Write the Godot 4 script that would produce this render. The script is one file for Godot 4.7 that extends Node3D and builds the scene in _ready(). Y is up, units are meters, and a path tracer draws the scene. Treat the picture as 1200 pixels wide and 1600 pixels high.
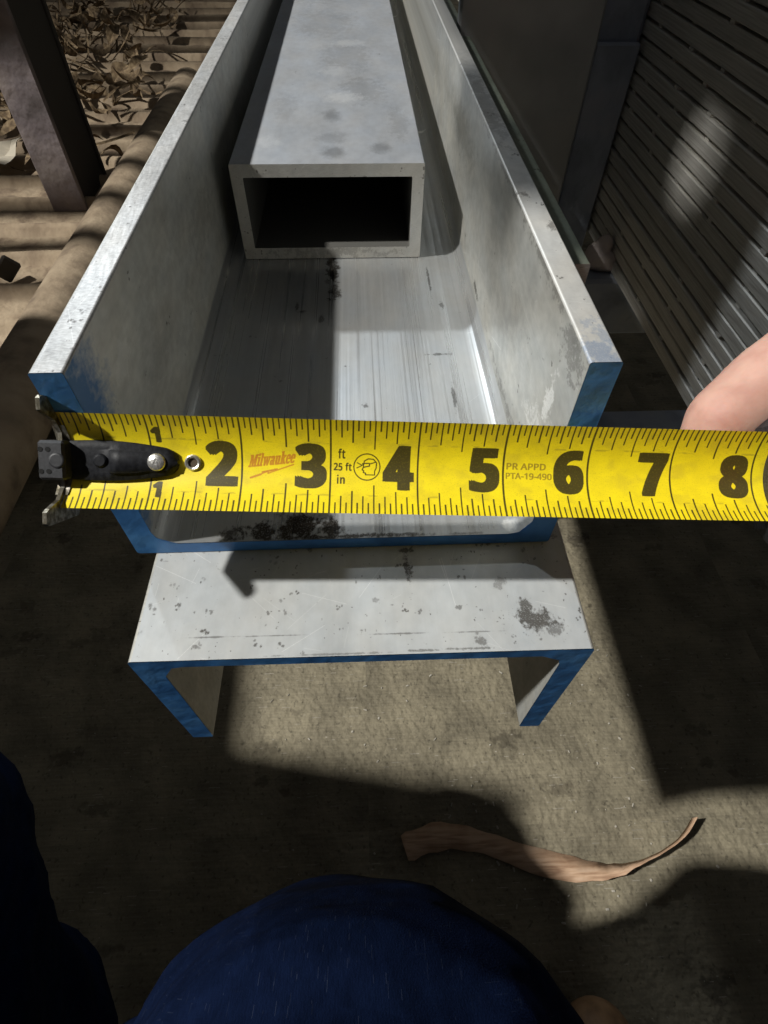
extends Node3D
# Close-up at night: a tape measure held across the end of an aluminium channel on a storage rack.
# Axes: x across the channel, y up, z towards the photographer. The channel's underside is y = 0, its near end z = 0.

const HALF := 0.0762
const LEG := 0.0813
const FLOOR_Y := -0.66
var rng := RandomNumberGenerator.new()
var taken := {}

# ------------------------------------------------------------------ naming
func numbered(called: String) -> String:
	if not taken.has(called):
		taken[called] = 0
		return called
	taken[called] += 1
	return "%s_%03d" % [called, taken[called]]

func tag(o: Node, label := "", category := "", group := "", kind := "") -> Node:
	if label != "": o.set_meta("label", label)
	if category != "": o.set_meta("category", category)
	if group != "": o.set_meta("group", group)
	if kind != "": o.set_meta("kind", kind)
	return o

func thing(called: String, label: String, category: String, at := Vector3.ZERO, group := "") -> Node3D:
	var o := Node3D.new()
	o.name = numbered(called)
	add_child(o)
	o.position = at
	tag(o, label, category, group)
	return o

func put(called: String, mesh: Mesh, parent: Node = null, mat: Material = null) -> MeshInstance3D:
	var o := MeshInstance3D.new()
	o.mesh = mesh
	if mat: o.material_override = mat
	if parent == null:
		o.name = numbered(called)
		add_child(o)
	else:
		o.name = called
		parent.add_child(o, true)
	return o

# ------------------------------------------------------------------ mesh helpers
func tri(st: SurfaceTool, a: Vector3, b: Vector3, c: Vector3) -> void:
	st.add_vertex(a); st.add_vertex(b); st.add_vertex(c)

func quad(st: SurfaceTool, a: Vector3, b: Vector3, c: Vector3, d: Vector3) -> void:
	# a b c d counter-clockwise seen from outside
	tri(st, a, c, b); tri(st, a, d, c)

func begin() -> SurfaceTool:
	var st := SurfaceTool.new()
	st.begin(Mesh.PRIMITIVE_TRIANGLES)
	st.set_smooth_group(-1)
	return st

func done(st: SurfaceTool) -> ArrayMesh:
	st.generate_normals()
	return st.commit()

func box_into(st: SurfaceTool, c: Vector3, s: Vector3, bev := 0.0, basis := Basis.IDENTITY) -> void:
	# a box with chamfered edges
	var h := s * 0.5
	var b: float = min(bev, min(h.x, min(h.y, h.z)) * 0.9)
	var f := func(x: float, y: float, z: float) -> Vector3: return c + basis * Vector3(x, y, z)
	for ax in 3:
		for sg in [-1.0, 1.0]:
			var n := Vector3.ZERO; n[ax] = sg
			var u := Vector3.ZERO; u[(ax + 1) % 3] = 1.0
			var v := Vector3.ZERO; v[(ax + 2) % 3] = 1.0
			var hu: float = h[(ax + 1) % 3] - b
			var hv: float = h[(ax + 2) % 3] - b
			var p := n * h[ax]
			var q := [p - u * hu - v * hv, p + u * hu - v * hv, p + u * hu + v * hv, p - u * hu + v * hv]
			if sg < 0: q.reverse()
			quad(st, c + basis * q[0], c + basis * q[1], c + basis * q[2], c + basis * q[3])
	if b <= 0.0: return
	for ax in 3:
		var i := (ax + 1) % 3
		var j := (ax + 2) % 3
		for si in [-1.0, 1.0]:
			for sj in [-1.0, 1.0]:
				var e := Vector3.ZERO; e[ax] = h[ax] - b
				var p1 := Vector3.ZERO; p1[i] = si * h[i]; p1[j] = sj * (h[j] - b)
				var p2 := Vector3.ZERO; p2[i] = si * (h[i] - b); p2[j] = sj * h[j]
				var q := [p1 - e, p2 - e, p2 + e, p1 + e]
				if si * sj < 0: q.reverse()
				# orientation: outward
				quad(st, c + basis * q[3], c + basis * q[2], c + basis * q[1], c + basis * q[0])
	for sx in [-1.0, 1.0]:
		for sy in [-1.0, 1.0]:
			for sz in [-1.0, 1.0]:
				var a := Vector3(sx * h.x, sy * (h.y - b), sz * (h.z - b))
				var d := Vector3(sx * (h.x - b), sy * h.y, sz * (h.z - b))
				var g := Vector3(sx * (h.x - b), sy * (h.y - b), sz * h.z)
				if sx * sy * sz > 0: tri(st, c + basis * a, c + basis * g, c + basis * d)
				else: tri(st, c + basis * a, c + basis * d, c + basis * g)

func box_mesh(c: Vector3, s: Vector3, bev := 0.0, basis := Basis.IDENTITY) -> ArrayMesh:
	var st := begin()
	box_into(st, c, s, bev, basis)
	return done(st)

func tube_mesh(pts: Array, radii: Array, sides := 20, caps := true) -> ArrayMesh:
	var st := SurfaceTool.new()
	st.begin(Mesh.PRIMITIVE_TRIANGLES)
	st.set_smooth_group(0)
	var rings := []
	for i in pts.size():
		var d: Vector3 = (pts[min(i + 1, pts.size() - 1)] - pts[max(i - 1, 0)]).normalized()
		var u := d.cross(Vector3.UP if abs(d.y) < 0.9 else Vector3.RIGHT).normalized()
		var v := d.cross(u)
		var ring := []
		for k in sides:
			var a := TAU * k / sides
			ring.append(pts[i] + (u * cos(a) + v * sin(a)) * radii[i])
		rings.append(ring)
	for i in pts.size() - 1:
		for k in sides:
			var k2 := (k + 1) % sides
			quad(st, rings[i][k], rings[i + 1][k], rings[i + 1][k2], rings[i][k2])
	if caps:
		st.set_smooth_group(-1)
		for e in [0, pts.size() - 1]:
			for k in sides:
				var k2 := (k + 1) % sides
				if e == 0: tri(st, pts[e], rings[e][k2], rings[e][k])
				else: tri(st, pts[e], rings[e][k], rings[e][k2])
	return done(st)

# profile with rounded corners: Array of [pos, normal, segment]; segment i runs from corner i to corner i+1
func rounded_profile(corners: Array, steps := 6) -> Array:
	var n := corners.size()
	var segs := []
	var arcs := []
	for i in n:
		var p := Vector2(corners[i][0], corners[i][1])
		var a := Vector2(corners[(i + n - 1) % n][0], corners[(i + n - 1) % n][1])
		var b := Vector2(corners[(i + 1) % n][0], corners[(i + 1) % n][1])
		var r: float = corners[i][2]
		var da := (a - p).normalized()
		var db := (b - p).normalized()
		var half: float = acos(clamp(da.dot(db), -1.0, 1.0)) * 0.5
		var t := r / tan(half)
		var c := p + (da + db).normalized() * (r / sin(half))
		var na := Vector2(-da.y, da.x)       # outward of the incoming edge (a -> p, counter-clockwise)
		var nb := Vector2(db.y, -db.x)
		var arc := []
		for k in steps + 1:
			var f := float(k) / steps
			var nn := na.slerp(nb, f).normalized()
			var sgn := 1.0 if da.cross(db) < 0.0 else -1.0
			arc.append([c + nn * r * sgn, nn])
		arcs.append(arc)
	for i in n:
		segs.append([arcs[i], arcs[(i + 1) % n]])
	return segs

# One thing extruded along z. how[i] = {mat, lead, tail}: segment i takes its start arc and / or its end arc.
func extrude(corners: Array, z0: float, z1: float, how: Array, uv_scale: Vector2, steps := 6, back_cap: Material = null) -> ArrayMesh:
	var segs := rounded_profile(corners, steps)
	var mesh := ArrayMesh.new()
	for i in corners.size():
		var line := []
		if how[i].get("lead", false): line += segs[i][0]
		else: line.append(segs[i][0][-1])
		if how[i].get("tail", false): line += segs[i][1]
		else: line.append(segs[i][1][0])
		var st := SurfaceTool.new()
		st.begin(Mesh.PRIMITIVE_TRIANGLES)
		var origin: Vector2 = (segs[i][0][-1][0] + segs[i][1][0][0]) * 0.5
		var dir: Vector2 = (segs[i][1][0][0] - segs[i][0][-1][0]).normalized()
		var off: Vector2 = how[i].get("off", Vector2.ZERO)
		var us: Vector2 = how[i].get("sc", uv_scale)
		var sgn_u := -1.0 if how[i].get("flip", false) else 1.0
		var zs := [z1, z1 - 0.02, z1 - 0.1, z0]
		for k in line.size() - 1:
			for m in zs.size() - 1:
				var c4 := []
				for e in [[k, m], [k + 1, m], [k + 1, m + 1], [k, m + 1]]:
					var p: Vector2 = line[e[0]][0]
					var nn: Vector2 = line[e[0]][1]
					var uv := Vector2((p - origin).dot(dir), z1 - zs[e[1]])
					c4.append([Vector3(p.x, p.y, zs[e[1]]), Vector3(nn.x, nn.y, 0), Vector2(uv.x * sgn_u / us.x + 0.5, uv.y / us.y) + off])
				for w in [0, 1, 2, 0, 2, 3]:
					st.set_normal(c4[w][1])
					st.set_uv(c4[w][2])
					st.add_vertex(c4[w][0])
		st.generate_tangents()
		st.commit(mesh)
		mesh.surface_set_material(mesh.get_surface_count() - 1, how[i].mat)
	if back_cap:
		var st2 := cap(corners, z0, -1.0, steps)
		st2.commit(mesh)
		mesh.surface_set_material(mesh.get_surface_count() - 1, back_cap)
	return mesh

func outline(corners: Array, steps := 6, inset := 0.0) -> PackedVector2Array:
	var pts := PackedVector2Array()
	for s in rounded_profile(corners, steps):
		for q in s[0]: pts.append(q[0] - q[1] * inset)
	return pts

func cap(corners: Array, z: float, facing: float, steps := 6, hole: Array = []) -> SurfaceTool:
	var pts := outline(corners, steps)
	var ix := Geometry2D.triangulate_polygon(pts)
	var st := SurfaceTool.new()
	st.begin(Mesh.PRIMITIVE_TRIANGLES)
	for i in range(0, ix.size(), 3):
		var t := [pts[ix[i]], pts[ix[i + 1]], pts[ix[i + 2]]]
		if ((t[1] - t[0]).cross(t[2] - t[0]) > 0) == (facing > 0): t.reverse()
		for p in t:
			st.set_normal(Vector3(0, 0, facing))
			st.set_uv(Vector2(p.x, p.y) / 0.15)
			st.add_vertex(Vector3(p.x, p.y, z))
	return st

# ------------------------------------------------------------------ textures
func noise(kind: int, freq: float, oct := 4, seed_n := 1) -> FastNoiseLite:
	var n := FastNoiseLite.new()
	n.noise_type = kind as FastNoiseLite.NoiseType
	n.frequency = freq
	n.fractal_octaves = oct
	n.seed = seed_n
	return n

func to_tex(im: Image) -> ImageTexture:
	im.generate_mipmaps()
	return ImageTexture.create_from_image(im)

# aluminium skin: base tone, cloudy variation, streaks along v, specks, and dark blobs [u, v, ru, rv, strength] in metres (u from the middle, v from the end)
func metal_image(w: int, h: int, size: Vector2, base: Color, seed_n: int, cloud: float, streak: float, specks: int, blobs: Array, cross := 0.0) -> Image:
	var im := Image.create(w, h, false, Image.FORMAT_RGB8)
	var n1 := noise(FastNoiseLite.TYPE_SIMPLEX_SMOOTH, 1.0, 5, seed_n)
	var n2 := noise(FastNoiseLite.TYPE_SIMPLEX, 1.0, 3, seed_n + 7)
	var cl := PackedFloat32Array(); cl.resize(w * h)
	var st := PackedFloat32Array(); st.resize(w)
	for x in w: st[x] = n2.get_noise_2d(x * 0.11, 0.0) * 0.6 + n2.get_noise_2d(x * 0.43, 9.0) * 0.4
	var kx := size.x / w
	var ky := size.y / h
	var r2 := RandomNumberGenerator.new(); r2.seed = seed_n * 31 + 5
	# dark specks, stored as a darkness map
	var dark := PackedFloat32Array(); dark.resize(w * h)
	var tint := PackedFloat32Array(); tint.resize(w * h)
	for s in specks:
		var ox := r2.randf() * w
		var oy := r2.randf() * h
		var big := r2.randf() ** 4.0
		var rad: float = lerp(0.00016, 0.0009, big)
		var st_s := r2.randf_range(0.3, 0.85)
		for sub in 1 + int(r2.randf() * (1.5 + 5.0 * big)):
			var cx := ox + r2.randfn() * rad * 1.3 / kx * (0.0 if sub == 0 else 1.0)
			var cy := oy + r2.randfn() * rad * 1.3 / ky * (0.0 if sub == 0 else 1.0)
			var rx := rad * r2.randf_range(0.4, 1.0) / kx
			var ry := rad * r2.randf_range(0.4, 1.3) / ky
			for y in range(int(max(0.0, cy - ry - 1)), int(min(float(h), cy + ry + 2))):
				for x in range(int(max(0.0, cx - rx - 1)), int(min(float(w), cx + rx + 2))):
					var d := Vector2((x - cx) / max(rx, 0.7), (y - cy) / max(ry, 0.7)).length()
					d += n1.get_noise_2d(x * 0.9, y * 0.9) * 0.8
					if d < 1.0: dark[y * w + x] = max(dark[y * w + x], st_s * min(1.0, (1.0 - d) * 2.5))
	# hair scratches, a little paler than the skin
	for s in int(specks * 0.12):
		var p := Vector2(r2.randf() * w, r2.randf() * h)
		var dv := Vector2.from_angle(r2.randf() * TAU)
		var ln := int(r2.randf_range(0.003, 0.02) / kx)
		var al := r2.randf_range(0.12, 0.4)
		for k in ln:
			var q := p + dv * k
			var ii := int(q.y) * w + int(q.x)
			if q.x >= 0 and q.x < w and q.y >= 0 and q.y < h and dark[ii] <= 0.0: dark[ii] = -al
	for b in blobs:
		var cx: float = (b[0] / size.x + 0.5) * w
		var cy: float = b[1] / size.y * h
		var rx: float = b[2] / kx
		var ry: float = b[3] / ky
		var rough: float = b[5] if b.size() > 5 else 1.0
		for y in range(int(max(0.0, cy - ry * 1.7)), int(min(float(h), cy + ry * 1.7 + 1))):
			for x in range(int(max(0.0, cx - rx * 1.7)), int(min(float(w), cx + rx * 1.7 + 1))):
				var d := Vector2((x - cx) / rx, (y - cy) / ry).length()
				var nn := 1.1 * n1.get_noise_2d(x * kx * 150.0, y * ky * 110.0) + 0.75 * n1.get_noise_2d(x * kx * 520.0, y * ky * 380.0) + 0.35 * n1.get_noise_2d(x * kx * 1500.0 + 50.0, y * ky * 1100.0)
				d += nn * 0.95 * rough
				if d < 1.0:
					var v: float = b[4] * clamp((1.0 - d) * (2.2 if rough > 0.5 else 1.6), 0.0, 1.0)
					if rough > 0.5: v *= clamp(1.35 + 1.3 * n2.get_noise_2d(x * kx * 1300.0, y * ky * 1300.0) + 0.5 * n1.get_noise_2d(x * kx * 420.0 + 7.0, y * ky * 420.0), 0.05, 1.0)
					if b.size() > 6: tint[y * w + x] = max(tint[y * w + x], v)
					elif b[4] < 0: dark[y * w + x] = min(dark[y * w + x], v)
					else: dark[y * w + x] = max(dark[y * w + x], v)
	var stain := Color(0.035, 0.028, 0.02)
	for y in h:
		var sway := n2.get_noise_2d(3.0, y * ky * 60.0)
		for x in w:
			var px := x * kx
			var py := y * ky
			var c := n1.get_noise_2d(px * 28.0, py * 14.0) * cloud + n1.get_noise_2d(px * 160.0 + 20.0, py * 110.0) * cloud * 0.55
			c += st[x] * streak
			if cross > 0.0: c += n2.get_noise_2d(px * 300.0, py * 2600.0) * cross
			var f := 1.0 + c
			var d := dark[y * w + x]
			var warm := n1.get_noise_2d(px * 40.0 + 90.0, py * 22.0) * 0.035
			var col := Color(base.r * f * (1.0 + warm), base.g * f, base.b * f * (1.0 - warm * 1.3))
			if d > 0: col = col.lerp(stain, d)
			elif d < 0: col = col.lerp(Color(0.9, 0.9, 0.88), -d)
			if tint[y * w + x] > 0.0: col = col.lerp(Color(0.035, 0.15, 0.36), tint[y * w + x])
			im.set_pixel(x, y, col.clamp().linear_to_srgb())
	return im

func streak_rough() -> ImageTexture:
	var im := Image.create(640, 64, false, Image.FORMAT_RGB8)
	var n := noise(FastNoiseLite.TYPE_SIMPLEX, 1.0, 3, 77)
	for x in 640:
		for y in 64:
			var v: float = 0.40 + n.get_noise_2d(x * 0.035, y * 0.01) * 0.22 + n.get_noise_2d(x * 0.16 + 30.0, y * 0.012) * 0.14
			im.set_pixel(x, y, Color(v, v, v).clamp())
	return to_tex(im)

func groove_normal(w: int, h: int, strength: float, seed_n: int) -> ImageTexture:
	# fine extrusion lines along v
	var im := Image.create(w, h, false, Image.FORMAT_RGB8)
	var n := noise(FastNoiseLite.TYPE_VALUE, 1.0, 2, seed_n)
	for y in h:
		for x in w:
			var s := n.get_noise_2d(x * 0.7, y * 0.006) * strength + n.get_noise_2d(x * 0.09, y * 0.003 + 40.0) * strength * 0.7
			var t := n.get_noise_2d(x * 0.2 + 70.0, y * 0.2) * strength * 0.12
			var v := Vector3(s, t, 1).normalized()
			im.set_pixel(x, y, Color(v.x * 0.5 + 0.5, v.y * 0.5 + 0.5, v.z * 0.5 + 0.5))
	return to_tex(im)

func bump_normal(w: int, freq: float, strength: float, seed_n: int, oct := 5) -> ImageTexture:
	var n := noise(FastNoiseLite.TYPE_SIMPLEX_SMOOTH, freq, oct, seed_n)
	var im := n.get_seamless_image(w, w)
	im.bump_map_to_normal_map(strength)
	return to_tex(im)

func metal(tex: Texture2D, rough: float, metallic: float, nrm: Texture2D = null, nscale := 1.0) -> StandardMaterial3D:
	var m := StandardMaterial3D.new()
	m.albedo_texture = tex
	m.roughness = rough
	m.metallic = metallic
	if nrm:
		m.normal_enabled = true
		m.normal_texture = nrm
		m.normal_scale = nscale
	return m

# triplanar material from a seamless noise with a colour ramp
func ramp_mat(cols: Array, offs: Array, freq: float, per_metre: float, rough: float, seed_n: int, nstrength := 0.0, nfreq := 0.03, oct := 5, metallic := 0.0, world := false) -> StandardMaterial3D:
	var n := noise(FastNoiseLite.TYPE_SIMPLEX_SMOOTH, freq, oct, seed_n)
	var src := n.get_seamless_image(512, 512)
	var g := Gradient.new()
	g.offsets = PackedFloat32Array(offs)
	var cc := PackedColorArray()
	for c in cols: cc.append(c)
	g.colors = cc
	var im := Image.create(512, 512, false, Image.FORMAT_RGB8)
	for y in 512:
		for x in 512:
			im.set_pixel(x, y, g.sample(src.get_pixel(x, y).r).linear_to_srgb())
	var m := StandardMaterial3D.new()
	m.albedo_texture = to_tex(im)
	m.uv1_triplanar = true
	m.uv1_world_triplanar = world
	m.uv1_scale = Vector3.ONE * per_metre
	m.roughness = rough
	m.metallic = metallic
	if nstrength > 0.0:
		m.normal_enabled = true
		m.normal_texture = bump_normal(512, nfreq, nstrength, seed_n + 3)
		m.normal_scale = 1.0
	return m

func plain(c: Color, rough: float, metallic := 0.0) -> StandardMaterial3D:
	var m := StandardMaterial3D.new()
	m.albedo_color = c.linear_to_srgb()
	m.roughness = rough
	m.metallic = metallic
	return m

# ------------------------------------------------------------------ camera, light
func setup_view() -> void:
	var cam := Camera3D.new()
	cam.name = "camera"
	add_child(cam)
	var yaw := -0.0514405
	var pitch := -0.9075861
	var roll := 0.0131859
	cam.transform = Transform3D(Basis(Vector3.UP, yaw) * Basis(Vector3.RIGHT, pitch) * Basis(Vector3.BACK, roll), Vector3(0.0081982, 0.1701098, 0.1167586))
	cam.fov = rad_to_deg(2.0 * atan(800.0 / 863.43))
	cam.near = 0.01
	cam.far = 60.0
	cam.current = true
	var at := CameraAttributesPhysical.new()
	at.frustum_focal_length = 35.0
	var we := WorldEnvironment.new()
	we.name = "environment"
	var env := Environment.new()
	env.background_mode = Environment.BG_SKY      # night haze overhead, nothing at the horizon
	var sky := Sky.new()
	var sm := ProceduralSkyMaterial.new()
	sm.sky_top_color = Color(0.60, 0.61, 0.62)
	sm.sky_horizon_color = Color(0.02, 0.02, 0.02)
	sm.sky_curve = 0.6
	sm.ground_bottom_color = Color(0.01, 0.01, 0.01)
	sm.ground_horizon_color = Color(0.02, 0.02, 0.02)
	sm.sun_angle_max = 0.0
	sky.sky_material = sm
	env.sky = sky
	env.background_energy_multiplier = 0.21
	env.tonemap_mode = Environment.TONE_MAPPER_LINEAR
	env.tonemap_exposure = 1.0
	env.sdfgi_enabled = true
	env.ssao_enabled = true
	env.ssil_enabled = true
	we.environment = env
	add_child(we)

func floodlight(at: Vector3, target: Vector3, energy: float, size: float, label: String, col: Color, cone := 48.0) -> void:
	var t := thing("floodlight", label, "floodlight", Vector3(at.x, FLOOR_Y, at.z))
	var up := at.y - FLOOR_Y
	var steel := plain(Color(0.12, 0.12, 0.13), 0.5, 0.4)
	var d := (target - at).normalized()
	var head := Vector3(0, up, 0)
	var b := Basis.looking_at(d)
	put("pole", tube_mesh([Vector3(0, 0, 0) - d * 0.2, head - d * 0.2], [0.04, 0.035], 14), t, steel)
	put("housing", box_mesh(head - d * 0.09, Vector3(0.3, 0.22, 0.12), 0.015, b), t, steel)
	var glow := StandardMaterial3D.new()
	glow.albedo_color = Color(0.9, 0.9, 0.88)
	glow.emission_enabled = true
	glow.emission = col
	glow.emission_energy_multiplier = 3.0
	put("lens", box_mesh(head - d * 0.02, Vector3(0.22, 0.15, 0.02), 0.004, b), t, glow)
	var sp := SpotLight3D.new()
	sp.name = "lamp"
	t.add_child(sp)
	sp.position = head + d * 0.02
	sp.basis = b
	sp.spot_angle = cone
	sp.spot_range = 30.0
	sp.spot_attenuation = 2.0
	sp.light_energy = energy
	sp.light_size = size
	sp.light_color = col
	sp.shadow_enabled = true

func _ready() -> void:
	rng.seed = 11
	setup_view()
	floodlight(Vector3(-2.85, 3.42, 0.38), Vector3(0, 0, -0.1), 30.0, 0.08, "floodlight on a pole high beside the rack", Color(1.0, 0.99, 0.965))
	floodlight(Vector3(-2.75, 3.25, -4.9), Vector3(0, 0, -0.1), 10.0, 0.09, "floodlight on a pole far behind the rack", Color(0.95, 0.98, 1.0), 4.5)
	build_ground()
	build_rack()
	build_left_bay()
	build_channels()
	build_tape()
	build_person()
	build_litter()

# ------------------------------------------------------------------ setting
func build_ground() -> void:
	var im := Image.create(1024, 1024, false, Image.FORMAT_RGB8)
	var n1 := noise(FastNoiseLite.TYPE_SIMPLEX_SMOOTH, 0.006, 6, 5)
	var n2 := noise(FastNoiseLite.TYPE_SIMPLEX, 0.05, 4, 8)
	for y in 1024:
		for x in 1024:
			var f := 1.0 + n1.get_noise_2d(x, y) * 0.5 + n2.get_noise_2d(x * 0.12, y * 2.6) * 0.16 + n2.get_noise_2d(x * 3.0 + 300.0, y * 3.0) * 0.10
			var pit := n2.get_noise_2d(x * 0.8 + 900.0, y * 0.8)
			if pit > 0.52: f *= lerp(1.0, 0.6, min(1.0, (pit - 0.52) * 7.0))
			im.set_pixel(x, y, Color(0.206 * f, 0.180 * f, 0.124 * f).clamp().linear_to_srgb())
	var r2 := RandomNumberGenerator.new(); r2.seed = 3
	for k in 26:      # oil spots and rubbed marks
		var cx := r2.randi_range(60, 960)
		var cy := r2.randi_range(60, 960)
		var rx := r2.randf_range(6.0, 46.0)
		var ry := rx * r2.randf_range(0.3, 0.9)
		var st_k := r2.randf_range(0.15, 0.4)
		for y in range(int(cy - ry), int(cy + ry)):
			for x in range(int(cx - rx), int(cx + rx)):
				var d := Vector2((x - cx) / rx, (y - cy) / ry).length() + n2.get_noise_2d(x * 0.7, y * 0.7) * 0.7
				if d < 1.0: im.set_pixel(x, y, im.get_pixel(x, y).lerp(Color(0.16, 0.14, 0.11), st_k * min(1.0, (1.0 - d) * 2.0)))
	for k in 900:      # pale grit and short scratches
		var c := Vector2i(r2.randi_range(0, 1000), r2.randi_range(0, 1010))
		var w := 1 + int(r2.randf() ** 4 * 26.0)
		var v := r2.randf_range(0.25, 0.42)
		im.fill_rect(Rect2i(c, Vector2i(w, 1 if w > 4 else r2.randi_range(1, 2))), Color(v, v * 0.92, v * 0.78).linear_to_srgb())
	var m := StandardMaterial3D.new()
	m.albedo_texture = to_tex(im)
	m.roughness = 0.85
	m.uv1_triplanar = true
	m.uv1_world_triplanar = true
	m.uv1_scale = Vector3.ONE * 1.6
	m.normal_enabled = true
	m.normal_texture = bump_normal(512, 0.08, 2.2, 12)
	var st := begin()
	quad(st, Vector3(-30, FLOOR_Y, 30), Vector3(30, FLOOR_Y, 30), Vector3(30, FLOOR_Y, -30), Vector3(-30, FLOOR_Y, -30))
	var o := put("concrete_floor", done(st), null, m)
	tag(o, "worn grey brown concrete floor under the rack", "floor", "", "structure")

func build_rack() -> void:
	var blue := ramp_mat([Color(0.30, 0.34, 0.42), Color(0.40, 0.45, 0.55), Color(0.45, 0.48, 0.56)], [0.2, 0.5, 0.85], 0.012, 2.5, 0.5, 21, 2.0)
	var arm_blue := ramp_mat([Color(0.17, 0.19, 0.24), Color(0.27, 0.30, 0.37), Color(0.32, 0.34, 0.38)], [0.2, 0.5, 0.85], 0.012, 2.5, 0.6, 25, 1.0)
	var steel := ramp_mat([Color(0.36, 0.37, 0.38), Color(0.50, 0.515, 0.52), Color(0.58, 0.58, 0.56)], [0.1, 0.5, 0.9], 0.006, 2.0, 0.36, 22, 0.6, 0.02, 5, 0.25)
	var t := thing("storage_rack", "steel storage rack with grey faced post and blue side behind the channels", "rack", Vector3(0.16, FLOOR_Y, -0.5))
	var o := t.position
	put("post_face", box_mesh(Vector3(0.150, 0.6, -0.462) - o, Vector3(0.116, 2.52, 0.012), 0.002), t, steel)
	put("post", box_mesh(Vector3(0.2165, 0.6, -0.52) - o, Vector3(0.065, 2.52, 0.10), 0.004), t, blue)
	put("splice_plate", box_mesh(Vector3(0.228, -0.12, -0.4655) - o, Vector3(0.038, 0.34, 0.007), 0.0015), t, blue)
	for z in [-0.395, -0.17]:
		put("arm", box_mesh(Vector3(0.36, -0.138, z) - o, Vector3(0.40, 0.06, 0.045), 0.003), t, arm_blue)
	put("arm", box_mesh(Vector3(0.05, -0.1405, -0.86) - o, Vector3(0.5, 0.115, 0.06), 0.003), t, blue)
	put("side_beam", box_mesh(Vector3(0.585, -0.138, -0.35) - o, Vector3(0.045, 0.06, 0.9), 0.003), t, blue)
	# unseen slabs added overhead, cut to shade the right side and leave lit patches
	var dark := ramp_mat([Color(0.10, 0.09, 0.08), Color(0.2, 0.19, 0.17)], [0.2, 0.8], 0.02, 2.0, 0.6, 24)
	var up := thing("shade_tier", "unseen slabs added high over the bars to shade them", "shade blocker", Vector3(0.3, 0.75, -0.535))
	put("front_shade_slab", box_mesh(Vector3(-0.66, 0.0, 0.462), Vector3(0.28, 0.1, 0.136), 0.004), up, blue)
	put("shade_slab", box_mesh(Vector3(-0.66, 0.0, -0.05), Vector3(0.28, 0.06, 0.80), 0.004), up, dark)
	put("shade_slab", box_mesh(Vector3(-0.6075, 0.0, 0.372), Vector3(0.175, 0.05, 0.042), 0.004), up, dark)
	put("shade_slab", box_mesh(Vector3(-0.772, 0.0, 0.372), Vector3(0.056, 0.05, 0.042), 0.004), up, dark)
	# stacked flat bars: long edges towards the channel
	var mats := []
	for k in 3:
		var c := 0.66 + 0.03 * k
		mats.append(ramp_mat([Color(c * 0.85, c * 0.82, c * 0.75), Color(c, c * 0.97, c * 0.90), Color(c * 1.12, c * 1.09, c * 1.02)], [0.25, 0.5, 0.8], 0.02, 3.0, 0.55, 30 + k, 3.0, 0.03, 5, 0.25))
		mats[k].uv1_scale = Vector3(14, 60, 1.2)
	var words := ["lowest", "second", "third", "fourth", "fifth", "sixth", "seventh", "eighth", "ninth", "tenth", "eleventh", "twelfth", "thirteenth", "fourteenth", "fifteenth", "sixteenth", "seventeenth", "eighteenth", "nineteenth", "twentieth", "twenty first", "twenty second", "twenty third", "twenty fourth"]
	var y := -0.106
	var edge := [[-0.5, 0.5], [-0.5, -0.5]]
	for k in 21:
		var h := rng.randf_range(0.0090, 0.0099)
		var dx := rng.randf_range(-0.0007, 0.0011)
		var z1 := rng.randf_range(-0.105, -0.095)
		var m := box_mesh(Vector3.ZERO, Vector3(0.22, h, 2.4), 0.0008)
		var b := put("flat_bar", m, null, mats[rng.randi() % 3])
		b.position = Vector3(0.25 + 0.11 + dx, y + h * 0.5, z1 - 1.2)
		y += h
		tag(b, ("dull grey flat bar, lowest of the stack on the blue rack arms" if k == 0 else "dull grey flat bar, %s from the bottom of the stack on the blue arms" % words[k]), "flat bar", "flat bars stacked beside the channels")
		if k < 20:
			y += rng.randf_range(0.0017, 0.0023)
			if true:        # strips of packing keep the bars apart
				var sp := begin()
				var pos := -0.2
				while pos > -1.2:
					box_into(sp, Vector3(-0.1 + rng.randf_range(0.0, 0.004), h * 0.5 + 0.0009, pos + 1.2 - z1), Vector3(0.02, 0.0021, 0.006))
					pos -= rng.randf_range(0.05, 0.075)
				put("packing_strip", done(sp), b, mats[2]).set_meta("kind", "stuff")

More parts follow.
